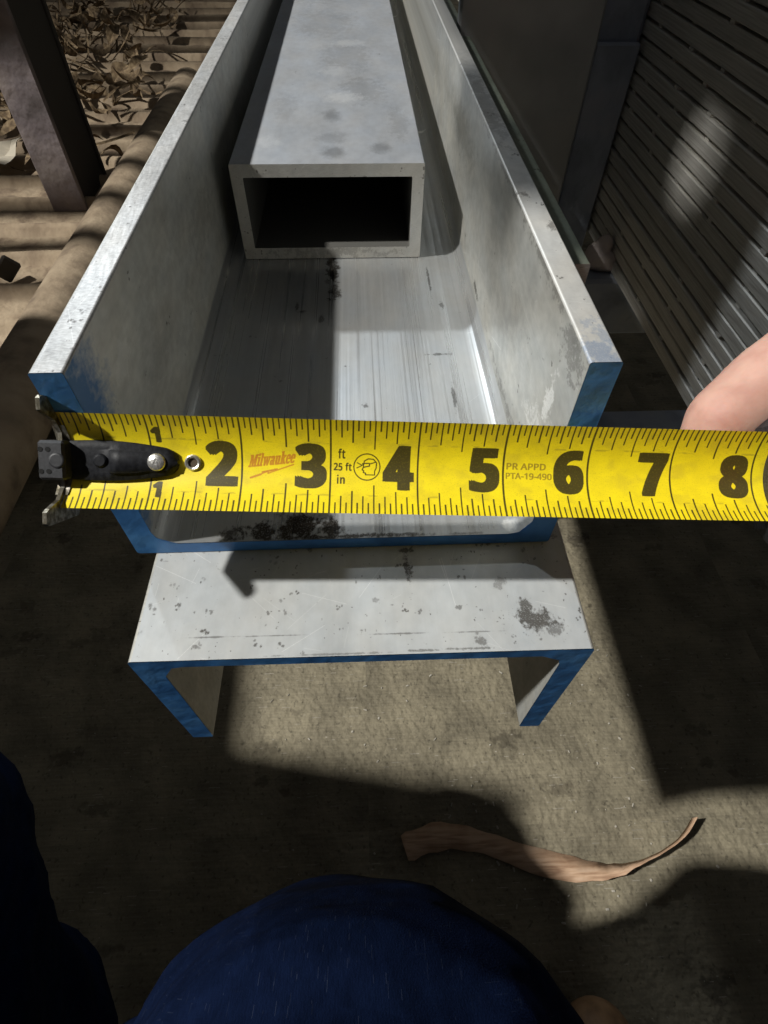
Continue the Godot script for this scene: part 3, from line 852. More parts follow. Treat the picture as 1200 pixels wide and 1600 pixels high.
func build_tape() -> void:
	var t := thing("tape_measure", "yellow tape measure blade with black hook end held across the channel end", "tape measure")
	var pr := StandardMaterial3D.new()
	pr.albedo_texture = tape_print()
	pr.roughness = 0.42
	pr.clearcoat_enabled = true
	pr.clearcoat = 0.25
	pr.clearcoat_roughness = 0.3
	# blade: printed front, painted back, thin edges
	var st := SurfaceTool.new()
	st.begin(Mesh.PRIMITIVE_TRIANGLES)
	st.set_smooth_group(0)
	var ns := 84
	var nu := 20
	var s0 := 0.09
	for i in ns:
		for j in nu:
			for w in [[0, 0], [1, 1], [1, 0], [0, 0], [0, 1], [1, 1]]:
				var s: float = lerp(s0, SPAN, float(i + w[0]) / ns)
				var u: float = lerp(-1.0, 1.0, float(j + w[1]) / nu)
				if i == 0 and w[0] == 0: s += 0.05 * pow(absf(u), 6.0)
				st.set_uv(Vector2(s / SPAN, 0.5 - u * 0.5))
				st.add_vertex(blade_point(s, u))
	st.generate_normals()
	var mesh := st.commit()
	mesh.surface_set_material(0, pr)
	var bk := SurfaceTool.new()
	bk.begin(Mesh.PRIMITIVE_TRIANGLES)
	bk.set_smooth_group(0)
	for i in ns:
		for j in nu:
			for w in [[0, 0], [1, 0], [1, 1], [0, 0], [1, 1], [0, 1]]:
				bk.add_vertex(blade_point(lerp(s0, SPAN, float(i + w[0]) / ns), lerp(-1.0, 1.0, float(j + w[1]) / nu), -0.0003))
	bk.set_smooth_group(-1)
	for i in ns:
		var a: float = lerp(s0, SPAN, float(i) / ns)
		var b: float = lerp(s0, SPAN, float(i + 1) / ns)
		for u in [-1.0, 1.0]:
			quad(bk, blade_point(a, u, -0.0003), blade_point(b, u, -0.0003), blade_point(b, u), blade_point(a, u))
	bk.generate_normals()
	bk.commit(mesh)
	mesh.surface_set_material(1, plain(Color(0.66, 0.5, 0.03), 0.5))
	put("blade", mesh, t)
	# hook of bent sheet metal
	var nickel := ramp_mat([Color(0.10, 0.085, 0.055), Color(0.26, 0.235, 0.18), Color(0.5, 0.48, 0.42)], [0.2, 0.5, 0.85], 0.02, 40.0, 0.32, 95, 1.0, 0.03, 5, 0.8)
	var fr := blade_frame(0.0)
	var hook := begin()
	var tab_s := 0.125
	var plate := func(stt: SurfaceTool, poly: Array, s: float, th: float) -> void:
		# poly of [u, n] in metres; a plate across the blade at s
		var o := blade_point(s, 0)
		var pv := PackedVector2Array()
		for q in poly: pv.append(Vector2(q[0], q[1]))
		var ix := Geometry2D.triangulate_polygon(pv)
		for sd in [0.0, th]:
			for i in range(0, ix.size(), 3):
				var v := []
				for k in 3: v.append(o + fr.y * pv[ix[i + k]].x + fr.z * pv[ix[i + k]].y - fr.x * sd)
				tri(stt, v[0], v[1], v[2])
		for k in pv.size():
			var a := pv[k]; var b := pv[(k + 1) % pv.size()]
			var A := o + fr.y * a.x + fr.z * a.y; var B := o + fr.y * b.x + fr.z * b.y
			quad(stt, A, B, B - fr.x * th, A - fr.x * th)
	# the upright plate: prongs at both edges, a wide tab in the middle, notches between
	plate.call(hook, [[-0.0166, -0.004], [-0.0100, -0.0085], [0.0100, -0.0085], [0.0166, -0.004], [0.0172, 0.0118], [0.0164, 0.0130], [0.0134, 0.0128], [0.0126, 0.0112], [0.0108, 0.0060], [0.0075, 0.0030], [-0.0075, 0.0030], [-0.0108, 0.0060], [-0.0126, 0.0112], [-0.0134, 0.0128], [-0.0164, 0.0130], [-0.0172, 0.0118]], 0.085, 0.0011)
	for sg in [-1.0, 1.0]:      # bent shoulders from the blade's end to the plate
		for k in 6:
			var ua: float = lerp(0.40, 0.74, k / 6.0) * sg
			var ub: float = lerp(0.40, 0.74, (k + 1) / 6.0) * sg
			quad(hook, blade_point(0.0, ua, 0.0005), blade_point(0.0, ub, 0.0005), blade_point(0.17 - absf(ub) * 0.05, ub, 0.0005), blade_point(0.17 - absf(ua) * 0.05, ua, 0.0005))
	var hk := put("hook", done(hook), t, nickel)
	# black coated tongue riveted to the blade
	var black := ramp_mat([Color(0.007, 0.007, 0.009), Color(0.012, 0.013, 0.016), Color(0.022, 0.023, 0.027)], [0.2, 0.5, 0.9], 0.02, 60.0, 0.5, 97, 0.8)
	var prof := [[0.13, 0.40], [0.16, 0.42], [0.28, 0.43], [0.45, 0.44], [0.56, 0.435], [0.60, 0.435], [0.70, 0.425], [0.85, 0.40], [1.05, 0.35], [1.17, 0.31], [1.25, 0.24], [1.29, 0.15], [1.30, 0.04]]
	var tg := SurfaceTool.new()
	tg.begin(Mesh.PRIMITIVE_TRIANGLES)
	tg.set_smooth_group(0)
	var rows := []
	for q in prof:
		var s: float = q[0]
		var w: float = q[1]
		var row := []
		var high: float = 0.0026 + 0.0012 * smoothstep(1.05, 0.75, s)
		for c in [[-1.0, 0.0], [-1.0, 0.0010], [-0.97, 0.0015], [-0.62, 0.0019], [-0.52, high], [0.0, high], [0.52, high], [0.62, 0.0019], [0.97, 0.0015], [1.0, 0.0010], [1.0, 0.0]]:
			var dip := 0.0
			if s > 0.15 and s < 0.58 and absf(c[0]) < 0.6: dip = -0.0016 if absf(c[0]) < 0.55 else -0.0006
			row.append(blade_point(s, w * c[0], c[1] + dip - (0.0008 if s > 1.27 else 0.0)))
		rows.append(row)
	for i in rows.size() - 1:
		for j in rows[i].size() - 1:
			quad(tg, rows[i][j], rows[i + 1][j], rows[i + 1][j + 1], rows[i][j + 1])
	for j in rows[0].size() - 2: tri(tg, rows[0][0], rows[0][j + 1], rows[0][j + 2])
	black.metallic_specular = 0.3
	var cover := put("hook_cover", done(tg), t, black)
	var tab := begin()
	box_into(tab, blade_point(0.02, 0, 0.0032), Vector3(0.0072, 0.0108, 0.0062), 0.0007, fr)
	var grey_coat := ramp_mat([Color(0.014, 0.015, 0.017), Color(0.022, 0.023, 0.027), Color(0.032, 0.033, 0.038)], [0.2, 0.5, 0.9], 0.02, 60.0, 0.55, 98, 0.8)
	put("hook_tab", done(tab), t, grey_coat)
	var hole_mat := plain(Color(0.004, 0.004, 0.004), 0.9)
	for q in [[-0.0026, 0.0030], [-0.0026, -0.0030], [-0.0006, 0.0030], [-0.0006, -0.0030]]:
		var o: Vector3 = blade_point(0.02, 0, 0.0063) + fr.x * q[0] + fr.y * q[1]
		put("tab_hole", tube_mesh([o, o + fr.z * 0.0001], [0.0007, 0.0007], 12), cover, hole_mat)
	var dsk: Vector3 = blade_point(0.02, 0, 0.0062) + fr.x * 0.0016
	put("tab_disc", tube_mesh([dsk, dsk + fr.z * 0.0003, dsk + fr.z * 0.0004], [0.0022, 0.0021, 0.0016], 20), cover, grey_coat)
	var silver := ramp_mat([Color(0.35, 0.34, 0.32), Color(0.62, 0.61, 0.58), Color(0.75, 0.74, 0.72)], [0.2, 0.5, 0.8], 0.02, 90.0, 0.3, 99, 3.0, 0.03, 5, 0.8)
	var f2 := blade_frame(1.1)
	var dm := blade_point(0.47, 0, 0.0021)
	put("cover_dimple", tube_mesh([dm, dm + f2.z * 0.0005, dm + f2.z * 0.0008], [0.0021, 0.0020, 0.0014], 20), cover, black)
	var rv := blade_point(1.085, 0, 0.0022)
	put("rivet", tube_mesh([rv, rv + f2.z * 0.0009, rv + f2.z * 0.0013, rv + f2.z * 0.0014], [0.0025, 0.0025, 0.0021, 0.0008], 24), cover, silver)
	var rg := begin()
	var rc := blade_point(1.455, 0, 0.00005)
	var f3 := blade_frame(1.455)
	var rp := [[0.0013, 0.0001], [0.0014, 0.0008], [0.0019, 0.0010], [0.0023, 0.0007], [0.0024, 0.0]]
	for k in 24:
		for m in 4:
			var q := []
			for e in [[k, m], [k + 1, m], [k + 1, m + 1], [k, m + 1]]:
				var a: float = TAU * e[0] / 24
				q.append(rc + (f3.x * cos(a) + f3.y * sin(a)) * rp[e[1]][0] + f3.z * rp[e[1]][1])
			quad(rg, q[0], q[3], q[2], q[1])
	var eye := put("eyelet", done(rg), t, silver)
	put("eyelet_hole", tube_mesh([rc, rc + f3.z * 0.0002], [0.00135, 0.00135], 18), eye, plain(Color(0.06, 0.04, 0.02), 0.7))
	# case: its mouth is just past the last figure
	var f9 := blade_frame(9.6)
	var red := ramp_mat([Color(0.30, 0.012, 0.012), Color(0.42, 0.02, 0.018)], [0.2, 0.8], 0.02, 20.0, 0.4, 101)
	var rubber := ramp_mat([Color(0.012, 0.012, 0.013), Color(0.03, 0.03, 0.032)], [0.2, 0.8], 0.03, 60.0, 0.5, 103, 4.0)
	put("case_shell", box_mesh(blade_point(9.72, 0, 0.034), Vector3(0.074, 0.036, 0.070), 0.012, f9), t, red)
	put("case_bumper", box_mesh(blade_point(9.72, 0, 0.0025), Vector3(0.080, 0.041, 0.022), 0.005, f9), t, rubber)
	put("mouth_lip", box_mesh(blade_point(8.34, 0.62, 0.006), Vector3(0.014, 0.012, 0.006), 0.0016, f9), t, rubber)
	put("belt_clip", box_mesh(blade_point(8.62, -1.55, 0.004), Vector3(0.028, 0.006, 0.010), 0.0012, f9), t, rubber)

# ------------------------------------------------------------------ person
# bones: [a, b, ra, rb]; smooth union meshed as surface nets, added to st
func nets(st: SurfaceTool, bones: Array, cell: float, k: float, fold: FastNoiseLite = null, fold_amp := 0.0, fold_scale := Vector3.ONE) -> void:
	var lo := Vector3.ONE * 1e9
	var hi := Vector3.ONE * -1e9
	for b in bones:
		var r: Vector3 = Vector3.ONE * (max(b[2], b[3]) + cell * 4.0 + k)
		lo = lo.min(b[0] - r).min(b[1] - r)
		hi = hi.max(b[0] + r).max(b[1] + r)
	var nx := int((hi.x - lo.x) / cell) + 2
	var ny := int((hi.y - lo.y) / cell) + 2
	var nz := int((hi.z - lo.z) / cell) + 2
	var f := PackedFloat32Array()
	f.resize(nx * ny * nz)
	f.fill(1.0)
	for b in bones:
		var a: Vector3 = b[0]
		var ab: Vector3 = b[1] - b[0]
		var l2: float = max(ab.length_squared(), 1e-9)
		var ra: float = b[2]
		var dr: float = b[3] - b[2]
		var m: Vector3 = Vector3.ONE * (max(b[2], b[3]) + cell * 3.0 + k)
		var l: Vector3 = (((b[0] as Vector3).min(b[1]) - m - lo) / cell).floor()
		var h: Vector3 = (((b[0] as Vector3).max(b[1]) + m - lo) / cell).ceil()
		for z in range(max(0, int(l.z)), min(nz, int(h.z) + 1)):
			for y in range(max(0, int(l.y)), min(ny, int(h.y) + 1)):
				var row := (z * ny + y) * nx
				for x in range(max(0, int(l.x)), min(nx, int(h.x) + 1)):
					var p := lo + Vector3(x, y, z) * cell - a
					var t: float = clamp(p.dot(ab) / l2, 0.0, 1.0)
					var d := (p - ab * t).length() - ra - dr * t
					var o := f[row + x]
					var e: float = max(k - absf(d - o), 0.0) / k
					f[row + x] = min(d, o) - e * e * k * 0.25
	if fold:
		for z in nz:
			for y in ny:
				var row := (z * ny + y) * nx
				for x in nx:
					var v := f[row + x]
					if absf(v) < cell * 3.0:
						var p := (lo + Vector3(x, y, z) * cell) * fold_scale
						f[row + x] = v + fold.get_noise_3dv(p) * fold_amp
	var cellv := {}
	var sx := 1
	var sy := nx
	var sz := nx * ny
	var corner := [0, sx, sy, sx + sy, sz, sx + sz, sy + sz, sx + sy + sz]
	var edges := [[0, 1], [2, 3], [4, 5], [6, 7], [0, 2], [1, 3], [4, 6], [5, 7], [0, 4], [1, 5], [2, 6], [3, 7]]
	var off := [Vector3(0, 0, 0), Vector3(1, 0, 0), Vector3(0, 1, 0), Vector3(1, 1, 0), Vector3(0, 0, 1), Vector3(1, 0, 1), Vector3(0, 1, 1), Vector3(1, 1, 1)]
	var vpos := PackedVector3Array()
	var vnor := PackedVector3Array()
	for z in nz - 1:
		for y in ny - 1:
			var row := (z * ny + y) * nx
			for x in nx - 1:
				var i := row + x
				var v0 := f[i]
				if v0 > cell * 2.5 or v0 < -cell * 2.5: continue
				var neg := 0
				for c in corner:
					if f[i + c] < 0.0: neg += 1
				if neg == 0 or neg == 8: continue
				var s := Vector3.ZERO
				var n := 0
				for e in edges:
					var p := f[i + corner[e[0]]]
					var q := f[i + corner[e[1]]]
					if (p < 0.0) != (q < 0.0):
						s += (off[e[0]] as Vector3).lerp(off[e[1]], p / (p - q))
						n += 1
				s /= n
				var g := Vector3(f[i + 1] - f[i] + f[i + sx + sy + sz] - f[i + sy + sz], f[i + sy] - f[i] + f[i + sx + sy + sz] - f[i + sx + sz], f[i + sz] - f[i] + f[i + sx + sy + sz] - f[i + sx + sy])
				cellv[i] = vpos.size()
				vpos.append(lo + (Vector3(x, y, z) + s) * cell)
				vnor.append(g.normalized())
	var ids := cellv.keys()
	for i in ids:
		for ax in 3:
			var d: int = [sx, sy, sz][ax]
			var d1: int = [sy, sz, sx][ax]
			var d2: int = [sz, sx, sy][ax]
			var p := f[i]
			var q := f[i + d]
			if (p < 0.0) == (q < 0.0): continue
			if not (cellv.has(i - d1) and cellv.has(i - d2) and cellv.has(i - d1 - d2)): continue
			var qv := [cellv[i], cellv[i - d1], cellv[i - d1 - d2], cellv[i - d2]]
			if p < 0.0: qv.reverse()
			for w in [0, 1, 2, 0, 2, 3]:
				st.set_normal(vnor[qv[w]])
				st.add_vertex(vpos[qv[w]])

func net_mesh(sets: Array) -> ArrayMesh:
	var st := SurfaceTool.new()
	st.begin(Mesh.PRIMITIVE_TRIANGLES)
	for s in sets: nets(st, s[0], s[1], s[2], s[3] if s.size() > 3 else null, s[4] if s.size() > 4 else 0.0, s[5] if s.size() > 5 else Vector3.ONE)
	return st.commit()

func chain(pts: Array, radii: Array) -> Array:
	var out := []
	for i in pts.size() - 1: out.append([pts[i], pts[i + 1], radii[i], radii[i + 1]])
	return out

func build_person() -> void:
	var t := thing("person", "crouching person in dark blue jeans holding the yellow tape measure", "person", Vector3(0.0, FLOOR_Y, 0.4))
	var o := -t.position
	var skin := ramp_mat([Color(0.40, 0.20, 0.155), Color(0.50, 0.29, 0.23), Color(0.55, 0.34, 0.265)], [0.2, 0.5, 0.85], 0.01, 14.0, 0.62, 111, 0.4, 0.12)
	skin.subsurf_scatter_enabled = true
	skin.subsurf_scatter_strength = 0.25
	var V := func(x: float, y: float, z: float) -> Vector3: return Vector3(x, y, z) + o
	var r_sh: Vector3 = V.call(0.20, 0.12, 0.60); var l_sh: Vector3 = V.call(-0.20, 0.12, 0.60)
	var r_el: Vector3 = V.call(0.42, -0.08, 0.42); var l_el: Vector3 = V.call(-0.33, -0.06, 0.40)
	var r_wr: Vector3 = V.call(0.275, 0.055, 0.075); var l_wr: Vector3 = V.call(-0.27, -0.03, 0.17)
	var hip_r: Vector3 = V.call(0.10, -0.36, 0.62); var hip_l: Vector3 = V.call(-0.15, -0.36, 0.62)
	var kn_r: Vector3 = V.call(-0.004, -0.108, 0.186); var kn_l: Vector3 = V.call(-0.262, -0.168, 0.084)
	var an_r: Vector3 = V.call(0.17, -0.57, 0.33); var an_l: Vector3 = V.call(-0.205, -0.57, 0.36)
	var chest: Vector3 = V.call(0, 0.08, 0.62); var waist: Vector3 = V.call(0, -0.2, 0.64)
	var neck: Vector3 = V.call(0, 0.22, 0.58); var headc: Vector3 = V.call(0, 0.36, 0.52)
	var body := []
	body += chain([hip_r.lerp(hip_l, 0.5), waist, chest, neck], [0.12, 0.10, 0.11, 0.055])
	body += chain([l_sh, r_sh], [0.06, 0.06])
	body += chain([neck, headc + Vector3(0, -0.05, 0)], [0.05, 0.055])
	body += chain([headc, headc + Vector3(0, 0.03, 0.02)], [0.082, 0.088])
	body += chain([headc + Vector3(0, -0.04, -0.03), headc + Vector3(0, -0.075, -0.045)], [0.06, 0.04])
	body += chain([headc + Vector3(0, 0.0, -0.085), headc + Vector3(0, -0.03, -0.105)], [0.012, 0.016])
	for s in [-1.0, 1.0]:
		body += chain([headc + Vector3(s * 0.085, 0.0, 0.01), headc + Vector3(s * 0.09, -0.03, 0.005)], [0.018, 0.012])
	body += chain([r_sh, r_el, r_wr], [0.052, 0.042, 0.029])
	body += chain([l_sh, l_el, l_wr], [0.052, 0.042, 0.029])
	body += chain([hip_r, kn_r, an_r], [0.075, 0.055, 0.04])
	body += chain([hip_l, kn_l, an_l], [0.075, 0.055, 0.04])
	# right hand: index finger behind the blade, the others round the case
	var hand := []
	var P := func(a: Array) -> Vector3: return Vector3(a[0], a[1], a[2]) + o
	var mcp := [[0.193, 0.086, -0.026], [0.208, 0.062, -0.014], [0.216, 0.044, -0.012], [0.224, 0.028, -0.004]]
	hand += chain([P.call([0.1198, 0.0375, -0.0100]), P.call([0.1245, 0.0468, -0.0130]), P.call([0.1315, 0.0495, -0.0170]), P.call([0.1395, 0.0565, -0.0220]), P.call([0.1560, 0.0720, -0.0320]), P.call(mcp[0])], [0.0066, 0.0084, 0.0092, 0.0097, 0.0106, 0.0120])
	hand += chain([P.call([0.158, 0.018, 0.006]), P.call([0.164, 0.022, -0.012]), P.call([0.182, 0.040, -0.026]), P.call(mcp[1])], [0.0072, 0.0088, 0.0098, 0.0115])
	hand += chain([P.call([0.172, 0.002, 0.012]), P.call([0.176, 0.006, -0.006]), P.call([0.192, 0.024, -0.022]), P.call(mcp[2])], [0.0070, 0.0085, 0.0095, 0.0110])
	hand += chain([P.call([0.188, -0.008, 0.020]), P.call([0.192, -0.004, 0.004]), P.call([0.206, 0.010, -0.012]), P.call(mcp[3])], [0.0062, 0.0075, 0.0084, 0.0100])
	for m in mcp: hand.append([P.call(m), r_wr, 0.0135, 0.024])
	hand += chain([P.call([0.178, 0.085, 0.082]), P.call([0.198, 0.092, 0.075]), P.call([0.228, 0.088, 0.052]), r_wr], [0.0085, 0.0105, 0.0125, 0.023])
	hand.append([r_wr, r_wr.lerp(r_el, 0.22), 0.027, 0.031])
	# left hand hangs over the left knee
	var lh := []
	var ldir := Vector3(0.02, -0.35, -0.93).normalized()
	var side := Vector3(1, 0.05, 0.0)
	var pc := l_wr + ldir * 0.075
	for i in 4:
		var base: Vector3 = pc + side * (0.027 - 0.018 * i)
		var ln: float = [0.07, 0.078, 0.072, 0.056][i]
		lh += chain([base, base + ldir * ln * 0.5 + Vector3(0, -0.006, 0), base + ldir * ln * 0.8 + Vector3(0, -0.022, 0), base + ldir * ln * 0.92 + Vector3(0, -0.036, 0)], [0.0108, 0.0092, 0.0084, 0.0070])
		lh.append([base, l_wr, 0.0125, 0.023])
	lh += chain([l_wr + side * 0.015, l_wr + ldir * 0.045 + side * 0.042, l_wr + ldir * 0.075 + side * 0.046 + Vector3(0, -0.012, 0)], [0.018, 0.0115, 0.009])
	lh.append([l_wr, l_wr.lerp(l_el, 0.2), 0.026, 0.03])
	put("body", net_mesh([[body, 0.014, 0.03], [hand, 0.0028, 0.009], [lh, 0.004, 0.009]]), t, skin)
	# eyes, mouth, hair
	var white := plain(Color(0.7, 0.68, 0.64), 0.3)
	for s in [-1.0, 1.0]:
		var e := SphereMesh.new(); e.radius = 0.012; e.height = 0.024
		var eo := put("eye", e, t, white); eo.position = headc + Vector3(s * 0.03, 0.008, -0.072)
	put("mouth", box_mesh(headc + Vector3(0, -0.062, -0.087), Vector3(0.045, 0.008, 0.012), 0.003), t, plain(Color(0.35, 0.12, 0.1), 0.5))
	var hair := []
	hair += chain([headc + Vector3(0, 0.055, 0.0), headc + Vector3(0, 0.03, 0.05), headc + Vector3(0, -0.03, 0.055)], [0.078, 0.08, 0.055])
	put("hair", net_mesh([[hair, 0.010, 0.02, noise(FastNoiseLite.TYPE_SIMPLEX, 60.0, 2, 5), 0.006]]), t, plain(Color(0.03, 0.022, 0.016), 0.7))
	# clothes
	var denim := denim_mat()
	var fold := noise(FastNoiseLite.TYPE_SIMPLEX_SMOOTH, 9.0, 2, 21)
	var jeans := []
	jeans += chain([hip_r.lerp(hip_l, 0.5) + Vector3(0, 0.02, 0), waist + Vector3(0, -0.02, 0)], [0.145, 0.13])
	jeans += chain([hip_r, kn_r, kn_r.lerp(an_r, 0.35), an_r + Vector3(0, 0.05, 0)], [0.115, 0.083, 0.080, 0.072])
	jeans += chain([hip_l, kn_l, kn_l.lerp(an_l, 0.35), an_l + Vector3(0, 0.05, 0)], [0.10, 0.073, 0.073, 0.070])
	jeans.append([V.call(-0.085, -0.185, 0.200), V.call(-0.08, -0.28, 0.38), 0.06, 0.08])
	put("jeans", net_mesh([[jeans, 0.006, 0.04, fold, 0.008, Vector3(1.0, 2.2, 1.5)]]), t, denim)
	var shirt := []
	shirt += chain([waist + Vector3(0, -0.04, 0), chest, chest + Vector3(0, 0.06, -0.01)], [0.135, 0.145, 0.12])
	shirt += chain([l_sh, r_sh], [0.075, 0.075])
	shirt += chain([r_sh, r_sh.lerp(r_el, 0.8)], [0.075, 0.06])
	shirt += chain([l_sh, l_el, l_wr.lerp(l_el, 0.25)], [0.075, 0.062, 0.045])
	put("shirt", net_mesh([[shirt, 0.014, 0.04, fold, 0.012]]), t, ramp_mat([Color(0.02, 0.022, 0.03), Color(0.04, 0.043, 0.055)], [0.2, 0.8], 0.02, 3.0, 0.9, 115))
	var leather := ramp_mat([Color(0.12, 0.065, 0.03), Color(0.26, 0.15, 0.075), Color(0.34, 0.21, 0.12)], [0.2, 0.5, 0.85], 0.012, 5.0, 0.65, 117, 3.0)
	for q in [[an_r, V.call(0.232, -0.614, 0.206), V.call(0.16, -0.62, 0.40)], [an_l, V.call(-0.235, -0.614, 0.25), V.call(-0.20, -0.62, 0.43)]]:
		var boot := chain([q[0] + Vector3(0, 0.07, 0), q[0], q[2]], [0.056, 0.054, 0.038])
		boot += chain([q[2], q[1].lerp(q[2], 0.45) + Vector3(0, 0.01, 0), q[1]], [0.037, 0.046, 0.037])
		boot += chain([q[0], q[1].lerp(q[2], 0.5) + Vector3(0, 0.02, 0)], [0.05, 0.045])
		put("boot", net_mesh([[boot, 0.008, 0.025]]), t, leather)

func denim_mat() -> StandardMaterial3D:
	var im := Image.create(1024, 1024, false, Image.FORMAT_RGB8)
	var n := noise(FastNoiseLite.TYPE_SIMPLEX_SMOOTH, 0.012, 4, 70)
	var n2 := noise(FastNoiseLite.TYPE_SIMPLEX, 0.5, 2, 71)
	for y in 1024:
		for x in 1024:
			var tw := 0.5 + 0.5 * sin((x + y * 2.0) * 0.9)
			var f := 0.8 + n.get_noise_2d(x, y) * 0.5 + tw * 0.22 + n2.get_noise_2d(x * 0.8, y * 0.05) * 0.35
			im.set_pixel(x, y, Color(0.0034 * f, 0.0075 * f, 0.025 * f).clamp().linear_to_srgb())
	var r2 := RandomNumberGenerator.new(); r2.seed = 9
	for k in 420:       # pale warp threads showing through
		var x := r2.randi_range(0, 1022)
		var y := r2.randi_range(0, 990)
		var l := r2.randi_range(3, 24)
		var v := r2.randf_range(0.02, 0.085)
		im.fill_rect(Rect2i(x, y, 1, l), Color(v * 0.7, v * 0.85, v * 1.3).linear_to_srgb())
	var m := StandardMaterial3D.new()
	m.albedo_texture = to_tex(im)
	m.uv1_triplanar = true
	m.uv1_scale = Vector3.ONE * 8.0
	m.metallic_specular = 0.12
	m.roughness = 0.95
	m.normal_enabled = true
	m.normal_texture = bump_normal(512, 0.35, 0.8, 73, 2)
	return m

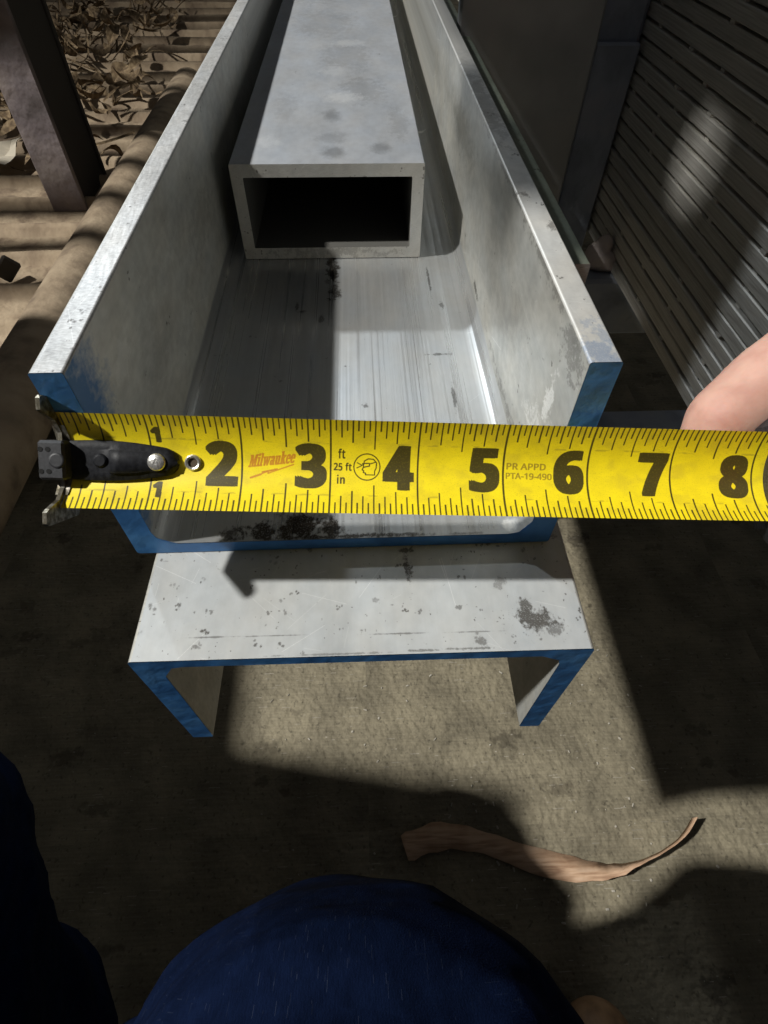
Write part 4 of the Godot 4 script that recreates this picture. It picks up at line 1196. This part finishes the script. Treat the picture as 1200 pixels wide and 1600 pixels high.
# ------------------------------------------------------------------ small things
func build_litter() -> void:
	# dead leaves and straw on the corrugated sheet
	var leaf_mat := ramp_mat([Color(0.07, 0.045, 0.026), Color(0.19, 0.13, 0.07), Color(0.36, 0.27, 0.16)], [0.25, 0.5, 0.85], 0.02, 6.0, 0.85, 121)
	var st := begin()
	for k in 300:
		var f := rng.randf()
		var px := lerpf(-0.66, -1.25, rng.randf()) - 0.12 * f
		var pz := lerpf(-1.68, -3.4, f) + rng.randf_range(-0.15, 0.15)
		var c := Vector3(px, -0.435 + rng.randf() ** 2 * 0.09, pz)
		var yaw := rng.randf() * TAU
		var b := Basis(Vector3.UP, yaw) * Basis(Vector3.RIGHT, rng.randf_range(-0.6, 0.6)) * Basis(Vector3.BACK, rng.randf_range(-0.7, 0.7))
		var straw := rng.randf() < 0.4
		var l := rng.randf_range(0.08, 0.20) if straw else rng.randf_range(0.05, 0.11)
		var w := 0.004 if straw else rng.randf_range(0.012, 0.026)
		var curl := rng.randf_range(-0.03, 0.045)
		var prev := []
		for i in 7:
			var u := i / 6.0
			var ww := w * (1.0 if straw else sin(PI * clamp(u * 0.93 + 0.05, 0.0, 1.0)))
			var bend := curl * (u - 0.5) * (u - 0.5) * 4.0
			var row := [c + b * Vector3(-ww, bend + ww * 0.45, (u - 0.5) * l), c + b * Vector3(0, bend, (u - 0.5) * l), c + b * Vector3(ww, bend + ww * 0.45, (u - 0.5) * l)]
			if i > 0:
				quad(st, prev[0], prev[1], row[1], row[0])
				quad(st, prev[1], prev[2], row[2], row[1])
			prev = row
	var lv := put("dry_leaf_litter", done(st), null, leaf_mat)
	tag(lv, "heap of dry brown leaves and straw beyond the steel post on the corrugated sheet", "dry leaves", "", "stuff")
	# chip of bark near the pipe
	var ch := begin()
	box_into(ch, Vector3(-0.712, -0.42, -1.0), Vector3(0.045, 0.035, 0.012), 0.003, Basis(Vector3.UP, 0.5) * Basis(Vector3.BACK, 0.7))
	box_into(ch, Vector3(-0.735, -0.43, -1.01), Vector3(0.06, 0.01, 0.03), 0.003, Basis(Vector3.UP, 0.9))
	tag(put("bark_chip", done(ch), null, plain(Color(0.03, 0.024, 0.018), 0.9)), "small dark chip of bark on the dusty corrugated sheet in front of the post", "bark chip")
	# scrap of paper by the post
	var pa := begin()
	var rows := []
	for i in 5:
		var r := []
		for j in 5:
			r.append(Vector3(-1.02 + j * 0.028, -0.42 + rng.randf_range(0.0, 0.03), -1.52 - i * 0.035))
		rows.append(r)
	for i in 4:
		for j in 4: quad(pa, rows[i][j], rows[i][j + 1], rows[i + 1][j + 1], rows[i + 1][j])
	tag(put("paper_scrap", done(pa), null, plain(Color(0.5, 0.45, 0.36), 0.9)), "crumpled pale paper scrap left of the purple brown post", "paper scrap")
	# pale lump on the rack arm
	var lump := []
	lump += chain([Vector3(0.237, -0.098, -0.398), Vector3(0.243, -0.086, -0.400)], [0.012, 0.008])
	lump += chain([Vector3(0.246, -0.100, -0.392), Vector3(0.240, -0.098, -0.405)], [0.009, 0.010])
	tag(put("stone", net_mesh([[lump, 0.003, 0.006, noise(FastNoiseLite.TYPE_SIMPLEX, 70.0, 2, 5), 0.002]]), null, plain(Color(0.6, 0.52, 0.49), 0.9)), "pale pinkish stone on the blue rack arm against the stacked flat bars", "stone")
	# strip of wood veneer on the floor, its end twisted up on edge
	var path := [[0.045, 0.010, 0.022, 0.0], [0.095, 0.007, 0.010, 0.05], [0.150, 0.005, 0.020, 0.0], [0.205, 0.004, 0.040, 0.1], [0.258, 0.005, 0.053, 0.25], [0.300, 0.010, 0.057, 0.75], [0.330, 0.018, 0.052, 1.35], [0.365, 0.022, 0.042, 1.5], [0.398, 0.026, 0.026, 1.5], [0.420, 0.030, 0.006, 1.5]]
	var curve := []
	for i in path.size() - 1:
		for m in 5:
			var q: Array = []
			for c in 4: q.append(cubic_interpolate(path[i][c], path[i + 1][c], path[max(i - 1, 0)][c], path[min(i + 2, path.size() - 1)][c], m / 5.0))
			curve.append(q)
	curve.append(path[-1])
	var ws := SurfaceTool.new()
	ws.begin(Mesh.PRIMITIVE_TRIANGLES)
	ws.set_smooth_group(0)
	var pr := []
	for i in curve.size():
		var q: Array = curve[i]
		var p := Vector3(q[0], FLOOR_Y + q[1], q[2])
		var nx: Array = curve[min(i + 1, curve.size() - 1)]
		var pv: Array = curve[max(i - 1, 0)]
		var d := Vector3(nx[0] - pv[0], nx[1] - pv[1], nx[2] - pv[2]).normalized()
		var flat := d.cross(Vector3.UP).normalized()
		var side := flat * cos(q[3]) + Vector3.UP * sin(q[3])
		var nn := d.cross(side).normalized()
		var w: float = 0.0145 * (1.0 + 0.12 * sin(i * 0.45) + 0.05 * sin(i * 1.9)) * (1.0 - 0.6 * pow(float(i) / curve.size(), 3.0))
		var up: float = w * sin(q[3])
		p.y += max(0.0, up - q[1] + 0.002)
		var row := []
		for e in [[-1.0, 0.0], [-0.4, 0.0008], [0.3, 0.0003], [1.0, 0.0], [1.0, -0.0007], [-1.0, -0.0007]]:
			row.append(p + side * w * e[0] * (1.0 + 0.06 * sin(i * 1.7)) + nn * e[1])
		if i > 0:
			for j in 6: quad(ws, pr[j], pr[(j + 1) % 6], row[(j + 1) % 6], row[j])
		pr = row
	var wood := ramp_mat([Color(0.34, 0.20, 0.12), Color(0.56, 0.37, 0.24), Color(0.66, 0.47, 0.33)], [0.2, 0.5, 0.85], 0.012, 3.0, 0.7, 131, 2.0)
	wood.uv1_scale = Vector3(3.0, 26.0, 26.0)
	tag(put("wood_strip", done(ws), null, wood), "tan wood strip with one twisted end lying on the concrete floor by the knee", "wood strip")
	# grit
	var gr := begin()
	for k in 90:
		var c := Vector3(rng.randf_range(-0.15, 0.45), FLOOR_Y + 0.001, rng.randf_range(-0.25, 0.12))
		if k < 16: c = Vector3(rng.randf_range(0.10, 0.19), FLOOR_Y + 0.001, rng.randf_range(-0.03, 0.06))
		box_into(gr, c, Vector3(rng.randf_range(0.001, 0.006), 0.002, rng.randf_range(0.001, 0.003)), 0.0006, Basis(Vector3.UP, rng.randf() * TAU))
	tag(put("grit", done(gr), null, plain(Color(0.42, 0.39, 0.33), 0.9)), "pale grit and splinters scattered on the concrete floor", "grit", "", "stuff")
